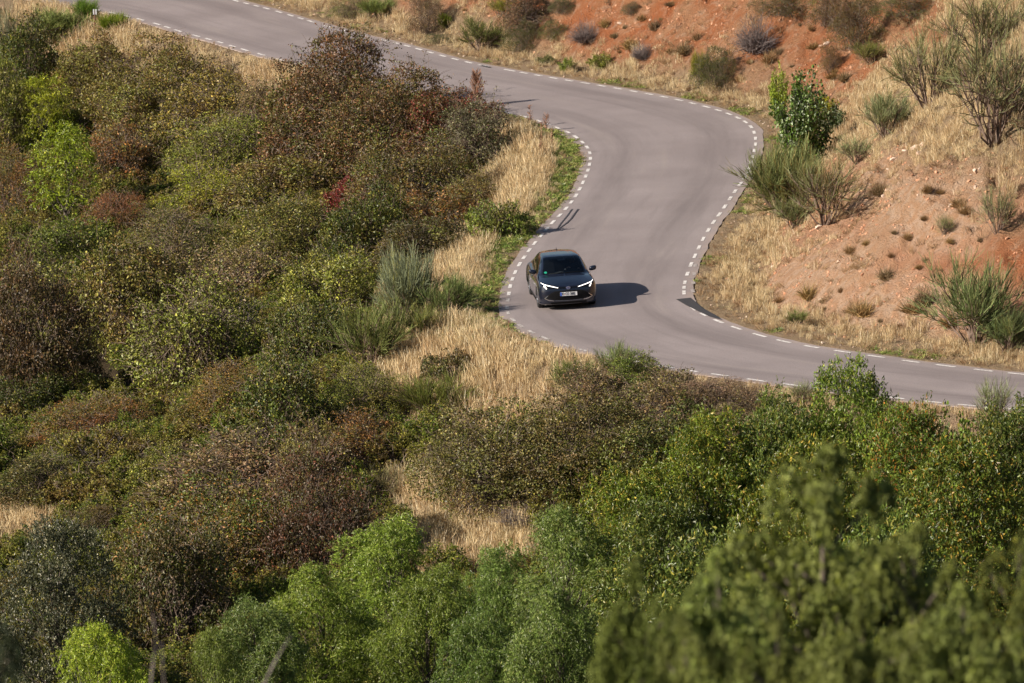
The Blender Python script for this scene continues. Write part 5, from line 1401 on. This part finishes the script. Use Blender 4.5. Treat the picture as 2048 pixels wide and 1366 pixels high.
strip('bumper_lip', [(0, .315), (.2, .317), (.42, .33)], [.014, .014], simple('grey_lip', (.09, .095, .12), .3), car, .012); strip('bumper_lip', [(0, .315), (.2, .317), (.42, .33)], [.014, .014], simple('grey_lip2', (.09, .095, .12), .3), car, .012, -1)
band('lower_intake', np.linspace(-.55, .55, 21), np.full(21, .215), np.full(21, .275), BLACKMAT, car, .006)
for s in (1, -1):
    xs_ = np.linspace(.36, .80, 14)
    hl = MB(); V = []; m = len(xs_)
    for r in np.linspace(0, 1, 5):
        for x in xs_:
            a = np.interp(x, [.36, .62, .80], [.715, .69, .78]); b_ = np.interp(x, [.36, .80], [.755, .855]); z = a + (b_ - a) * r
            V.append((x * s, fy(x, z) - .006, z))
    hl.add(V, [(r * m + i, r * m + i + 1, (r + 1) * m + i + 1, (r + 1) * m + i) for r in range(4) for i in range(m - 1)])
    h = hl.build('headlight', BLACKGLOSS, car, True)
    strip('running_light', [(.31, .725), (.50, .775), (.70, .825), (.80, .862)], [.015, .021, .025, .013], DRL, h, .018, s)
    strip('running_light', [(.715, .83), (.715, .78), (.66, .705)], [.022, .030, .034], DRL, h, .022, s)
    strip('corner_trim', [(.62, .50), (.735, .405), (.60, .345), (.45, .325)], [.012, .018, .026, .014], CHROME, car, .016, s)
    xs2 = np.linspace(.60, .74, 7)
    # side intake
    V = []
    for r in np.linspace(0, 1, 4):
        for x in xs2:
            z = np.interp(x, [.60, .74], [.36, .41]) * (1 - r) + np.interp(x, [.60, .74], [.48, .42]) * r; V.append((x * s, fy(x, z) - .007, z))
    mb = MB(); mb.add(V, [(r * 7 + i, r * 7 + i + 1, (r + 1) * 7 + i + 1, (r + 1) * 7 + i) for r in range(3) for i in range(6)]); mb.build('side_intake', BLACKMAT, car)
    # mirrors
    mb = MB(); bm = bmesh.new(); bmesh.ops.create_uvsphere(bm, u_segments=16, v_segments=10, radius=1)
    for v in bm.verts:
        v.co = Vector((np.sign(v.co.x) * abs(v.co.x) ** .75 * .115, np.sign(v.co.y) * abs(v.co.y) ** .8 * .075, np.sign(v.co.z) * abs(v.co.z) ** .7 * .075))
        v.co.z += .02 * s * v.co.x / .115 * 1
    me = bpy.data.meshes.new('mirror'); bm.to_mesh(me); bm.free(); me.materials.append(PAINT if s < 0 else PAINT)
    me.polygons.foreach_set('use_smooth', np.ones(len(me.polygons), bool))
    mo = link(bpy.data.objects.new('mirror', me), car); mo.location = (s * .93, 1.60, 1.035)
    mb = MB(); mb.tube([(-s * .11, .02, -.03), (-s * .02, 0, -.06)], [.03, .022], 6).build('mirror_foot', BLACKMAT, mo, True)
    mb = MB(); mb.box((0, .068, 0), (.17, .01, .10)).build('mirror_glass', CHROME, mo)
    # door handles
    for yy in (2.35, 3.25):
        MB().box((s * .895, yy, .80), (.03, .17, .03)).build('door_handle', PAINT, car)
    # dark sill and window base trim
    MB().box((s * .872, 2.27, .215), (.05, 1.9, .07)).build('sill', BLACKMAT, car)
# plate
plate = MB().box((0, fy(0, .53) - .035, .53), (.52, .012, .114)).build('number_plate', simple('plate_white', (.78, .79, .82), .4), car)
PY = fy(0, .53) - .043
MB().box((-.238, PY, .53), (.042, .004, .112)).build('plate_band', simple('plate_blue', (.01, .09, .50), .4), plate)
INK = simple('plate_ink', (.01, .01, .012), .5)
def text(name, s, size, loc, mat, parent, sx=.72):
    cu = bpy.data.curves.new(name, 'FONT'); cu.body = s; cu.size = size; cu.align_x = 'LEFT'; cu.align_y = 'CENTER'; cu.extrude = .001; cu.offset = .0018
    cu.resolution_u = 3; cu.materials.append(mat)
    tmp = link(bpy.data.objects.new(name, cu)); bpy.context.view_layer.update()
    me = bpy.data.meshes.new_from_object(tmp.evaluated_get(bpy.context.evaluated_depsgraph_get())); bpy.data.objects.remove(tmp); bpy.data.curves.remove(cu)
    me.name = name
    o = link(bpy.data.objects.new(name, me), parent); o.location = loc; o.rotation_euler = (math.pi / 2, 0, 0); o.scale = (sx, 1, 1); return o
text('plate_letters', 'K', .118, (-.205, PY - .002, .53), INK, plate)
text('plate_letters', 'CO', .118, (-.105, PY - .002, .53), INK, plate, .66)
text('plate_letters', '3002', .118, (.040, PY - .002, .53), INK, plate, .68)
for zz_, rr, c in ((.548, .011, (.05, .25, .08)), (.516, .013, (.5, .06, .05))):
    mb = MB(); mb.add([(-.132 + rr * math.cos(a), PY - .003, zz_ + rr * math.sin(a)) for a in np.linspace(0, 2 * math.pi, 12, endpoint=False)], [tuple(range(12))]); mb.build('plate_seal', simple('seal', c, .5), plate)
# badge: one ring round two crossed rings on blue
EY = fy(0, .712) - .02
def ring(cx, cz, rx, rz, w, mat, parent, y, name='badge_ring'):
    n = 28; V = []
    for a in np.linspace(0, 2 * math.pi, n, endpoint=False):
        for k in (1, 0):
            V.append((cx + (rx - w * (1 - k)) * math.cos(a), y, cz + (rz - w * (1 - k)) * math.sin(a)))
    mb = MB(); mb.add(V, [(2 * i, (2 * i + 2) % (2 * n), (2 * i + 3) % (2 * n), 2 * i + 1) for i in range(n)]); return mb.build(name, mat, parent)
mb = MB(); mb.add([(.070 * math.cos(a), EY, .712 + .047 * math.sin(a)) for a in np.linspace(0, 2 * math.pi, 28, endpoint=False)] + [(.070 * math.cos(a), EY + .03, .712 + .047 * math.sin(a)) for a in np.linspace(0, 2 * math.pi, 28, endpoint=False)],
       [tuple(range(28))] + [(i, (i + 1) % 28, 28 + (i + 1) % 28, 28 + i) for i in range(28)])
badge = mb.build('badge', simple('badge_blue', (.01, .06, .28), .25), car)
ring(0, .712, .070, .047, .010, CHROME, badge, EY - .004); ring(0, .712, .026, .043, .009, CHROME, badge, EY - .007); ring(0, .728, .050, .020, .008, CHROME, badge, EY - .010)
# wheels
def wheel(x, y):
    s = 1 if x > 0 else -1
    w = empty('wheel'); w.parent = car; w.location = (x, y, .325)
    prof = [(-.105, .20), (-.11, .25), (-.105, .30), (-.085, .322), (0, .326), (.085, .322), (.105, .30), (.11, .25), (.105, .20)]
    def lathe(name, prof, mat, n=32):
        V = [(px, r * math.cos(a), r * math.sin(a)) for a in np.linspace(0, 2 * math.pi, n, endpoint=False) for px, r in prof]; k = len(prof)
        mb = MB(); mb.add(V, [(i * k + j, ((i + 1) % n) * k + j, ((i + 1) % n) * k + j + 1, i * k + j + 1) for i in range(n) for j in range(k - 1)]); return mb.build(name, mat, w, True)
    lathe('tyre', prof, TYRE)
    lathe('rim', [(s * .10, .212), (s * .09, .20), (s * .02, .19), (s * .02, .0)], RIMM)
    mb = MB()
    for k in range(5):
        for d in (-.16, .16):
            a = k * 2 * math.pi / 5; r0, r1 = .05, .205
            c0 = Vector((s * .085, r0 * math.cos(a), r0 * math.sin(a))); c1 = Vector((s * .10, r1 * math.cos(a + d), r1 * math.sin(a + d)))
            mb.tube([c0, c1], [.018, .013], 5)
    mb.tube([(s * .06, 0, 0), (s * .1, 0, 0)], [.05, .045], 12); mb.build('spokes', RIMS, w)
    return w
for x in (.785, -.785):
    for y in (.95, 3.59): wheel(x, y)
# wheel wells and underbody keep the arches dark
mb = MB(); mb.box((0, 2.27, .24), (1.36, 3.6, .10)); mb.box((0, 2.27, .45), (1.30, 1.9, .3)); mb.box((0, .62, .5), (1.2, .6, .3)); mb.build('underbody', BLACKMAT, car)
# roof fin, wipers, sticker, mirror inside
mb = MB(); mb.add([(-.012, 3.35, 1.40), (.012, 3.35, 1.40), (0, 3.53, 1.40), (0, 3.50, 1.485), (0, 3.455, 1.475)], [(0, 1, 4), (0, 4, 3, 2), (1, 2, 3, 4), (0, 2, 1)]); mb.build('roof_fin', BLACKGLOSS, car)
for (x0, x1) in ((-.60, -.02), (.02, .62)):
    z0 = np.interp(abs(x0), [0, .7], [1.02, .995]); z1 = np.interp(abs(x1), [0, .7], [1.02, .995])
    MB().tube([(x0, np.interp(abs(x0), [0, .36, .69], [1.08, 1.13, 1.26]) - .01, z0 + .005), ((x0 + x1) / 2, 1.12, 1.025), (x1, np.interp(abs(x1), [0, .36, .69], [1.08, 1.13, 1.26]) - .01, z1 + .005)], .010, 5).build('wiper', BLACKMAT, car)
def ws(x, t):
    """point on the windscreen: t from its base (0) to its top (1)"""
    row = SURF[int(round((5 + 2 * t) * NI))]; row = row[7 * NJ:][::-1]
    return Vector((x, np.interp(abs(x), row[:, 0], row[:, 1]), np.interp(abs(x), row[:, 0], row[:, 2])))
c = ws(-.56, .14); e1 = Vector((1, 0, 0)); e2 = (ws(-.56, .25) - ws(-.56, .08)).normalized(); nn = e1.cross(e2).normalized()
mb = MB(); mb.add([c - nn * .006 * -1 * (-1) + Vector((0, -.012, .012)) + e1 * .048 * math.cos(a) + e2 * .05 * math.sin(a) for a in np.linspace(0, 2 * math.pi, 16, endpoint=False)], [tuple(range(16))]); mb.build('round_green_sticker', simple('sticker_green', (.02, .34, .22), .5), car)
# cabin
CAB = simple('cabin_dark', (.02, .021, .024), .8); SEAT = simple('seat_fabric', (.05, .05, .055), .9)
mb = MB(); mb.box((0, 1.62, .88), (1.36, .50, .14)); mb.box((.37, 1.84, .97), (.34, .12, .05)); mb.build('dashboard', CAB, car)
mb = MB(); mb.box((0, 2.9, .42), (1.4, 2.0, .05)); mb.box((0, 3.62, .75), (1.3, .08, .7)); mb.box((0, 2.6, 1.385), (1.0, 1.3, .01)); mb.build('cabin_lining', CAB, car)
def seat(x, y):
    o = empty('seat'); o.parent = car; o.location = (x, y, 0)
    def rb(name, c, d, tilt=0):
        bm = bmesh.new(); bmesh.ops.create_cube(bm, size=1)
        for v in bm.verts: v.co = Vector((v.co.x * d[0], v.co.y * d[1], v.co.z * d[2]))
        bmesh.ops.bevel(bm, geom=bm.edges[:], offset=min(d) * .35, segments=3, affect='EDGES', profile=.6)
        bmesh.ops.rotate(bm, verts=bm.verts, cent=(0, 0, 0), matrix=Matrix.Rotation(tilt, 3, 'X'))
        me = bpy.data.meshes.new(name); bm.to_mesh(me); bm.free(); me.materials.append(SEAT)
        q = link(bpy.data.objects.new(name, me), o); q.location = c
    rb('seat_cushion', (0, 0, .52), (.48, .50, .16)); rb('seat_back', (0, .32, .83), (.47, .14, .60), -.25); rb('head_rest', (0, .42, 1.18), (.24, .10, .17), -.2)
seat(.37, 2.28); seat(-.37, 2.28)
# steering wheel
sw = MB(); n = 24; 
pts = [Vector((.37 + .18 * math.cos(a), 1.93 + .07 * math.sin(a), .95 + .165 * math.sin(a))) for a in np.linspace(0, 2 * math.pi, n + 1)]
sw.tube(pts, .014, 6, False); sw.tube([(.37, 1.85, .93), (.37, 1.93, .95)], [.06, .04], 8)
for a in (math.pi, 0, -math.pi / 2): sw.tube([(.37, 1.93, .95), (.37 + .18 * math.cos(a), 1.93 + .07 * math.sin(a), .95 + .165 * math.sin(a))], .012, 5)
sw.build('steering_wheel', CAB, car, True)
MB().box((0, 1.93, 1.315), (.23, .02, .06)).build('inner_mirror', simple('mirror_edge', (.25, .26, .28), .3), car)

# the driver
def skin_body(name, nodes, edges, mat, root=0, levels=2):
    me = bpy.data.meshes.new(name); me.from_pydata([n[:3] for n in nodes], edges, []); o = link(bpy.data.objects.new(name, me))
    o.modifiers.new('skin', 'SKIN'); bm = bmesh.new(); bm.from_mesh(me); lay = bm.verts.layers.skin.verify(); bm.verts.ensure_lookup_table()
    for v, n in zip(bm.verts, nodes):
        v[lay].radius = (n[3], n[4] if len(n) > 4 else n[3]); v[lay].use_root = (v.index == root)
    bm.to_mesh(me); bm.free(); me.materials.append(mat)
    s = o.modifiers.new('sub', 'SUBSURF'); s.levels = levels; s.render_levels = levels
    o.modifiers['skin'].use_smooth_shade = True
    return o
nodes = [(.37, 2.42, .62, .15), (.37, 2.46, .80, .14), (.37, 2.50, .98, .16, .12), (.37, 2.50, 1.08, .10), (.37, 2.46, 1.13, .055), (.37, 2.44, 1.20, .075), (.37, 2.43, 1.27, .088), (.37, 2.43, 1.33, .06),
         (.20, 2.48, 1.05, .062), (.12, 2.30, .90, .046), (.17, 2.08, .99, .036), (.20, 1.99, 1.03, .028), (.225, 1.93, 1.055, .03, .018),
         (.54, 2.48, 1.05, .062), (.62, 2.30, .88, .046), (.56, 2.08, .95, .036), (.53, 1.99, .985, .028), (.52, 1.93, 1.0, .03, .018),
         (.27, 2.36, .60, .10), (.25, 1.98, .66, .075), (.26, 1.75, .42, .05), (.27, 1.62, .40, .035),
         (.47, 2.36, .60, .10), (.49, 1.98, .66, .075), (.48, 1.75, .42, .05), (.47, 1.62, .40, .035),
         (.37, 2.345, 1.235, .016), (.455, 2.44, 1.235, .014), (.285, 2.44, 1.235, .014)]
edges = [(0, 1), (1, 2), (2, 3), (3, 4), (4, 5), (5, 6), (6, 7), (2, 8), (8, 9), (9, 10), (10, 11), (11, 12), (2, 13), (13, 14), (14, 15), (15, 16), (16, 17), (0, 18), (18, 19), (19, 20), (20, 21), (0, 22), (22, 23), (23, 24), (24, 25), (5, 26), (5, 27), (5, 28)]
# fingers closed over the rim of the wheel
for base, cx in ((12, .225), (17, .52)):
    bx, by, bz = nodes[base][:3]
    for k, (dx, L) in enumerate(((-.027, .030), (-.009, .034), (.009, .033), (.026, .027))):
        n0 = len(nodes); nodes += [(bx + dx, by - .022, bz + .010, .0085), (bx + dx * 1.1, by - .022 - L * .7, bz - .004, .008), (bx + dx * 1.1, by - .020 - L * .5, bz - .028, .007)]
        edges += [(base, n0), (n0, n0 + 1), (n0 + 1, n0 + 2)]
    sgn = 1 if cx < .37 else -1
    n0 = len(nodes); nodes += [(bx + sgn * .035, by + .006, bz - .008, .010), (bx + sgn * .048, by - .022, bz - .018, .008)]; edges += [(base, n0), (n0, n0 + 1)]
def driver_mat():
    m, nt, b = nmat('driver_skin_and_shirt'); tc = nt.nodes.new('ShaderNodeTexCoord').outputs['Object']
    sx = nt.nodes.new('ShaderNodeSeparateXYZ'); nt.links.new(tc, sx.inputs[0])
    head = ramp(nt, sx.outputs[2], 1.105, 1.115); hand = ramp(nt, sx.outputs[1], 2.02, 2.0); low = ramp(nt, sx.outputs[2], .80, .82)
    f = mul(nt, mul(nt, hand, low), head, 'MAXIMUM')
    nt.links.new(mixc(nt, (.035, .038, .05), (.50, .30, .22), f), b.inputs['Base Color']); b.inputs['Roughness'].default_value = .6
    return m
person = skin_body('person', nodes, edges, driver_mat())
tag(person, 'driver in a dark shirt sitting in the dark hatchback with hands on the wheel', 'person')
bm = bmesh.new(); bmesh.ops.create_uvsphere(bm, u_segments=14, v_segments=10, radius=.098)
for v in list(bm.verts):
    if v.co.z < -.01 and v.co.y < .03: pass
bmesh.ops.delete(bm, geom=[v for v in bm.verts if v.co.z < -.015 or (v.co.y < -.04 and v.co.z < .045)], context='VERTS')
me = bpy.data.meshes.new('hair'); bm.to_mesh(me); bm.free(); me.materials.append(simple('dark_hair', (.03, .02, .015), .7))
hair = link(bpy.data.objects.new('hair', me), person); hair.location = (.37, 2.435, 1.275)

# put the car on the banked road
o0 = on_plane(1139, 621)
YAW = R_(5.2)
tilt = Matrix.Rotation(-math.atan(SLOPE), 4, 'Y')
MW = Matrix.Translation((o0[0], o0[1], zr(o0[0], o0[1], .006))) @ tilt @ Matrix.Rotation(YAW, 4, 'Z') @ Matrix.Diagonal((.985, 1, .965, 1))
car.matrix_world = MW; person.matrix_world = MW
tag(car, 'dark blue-grey hatchback with lit white headlight strips driving round the bend', 'car')
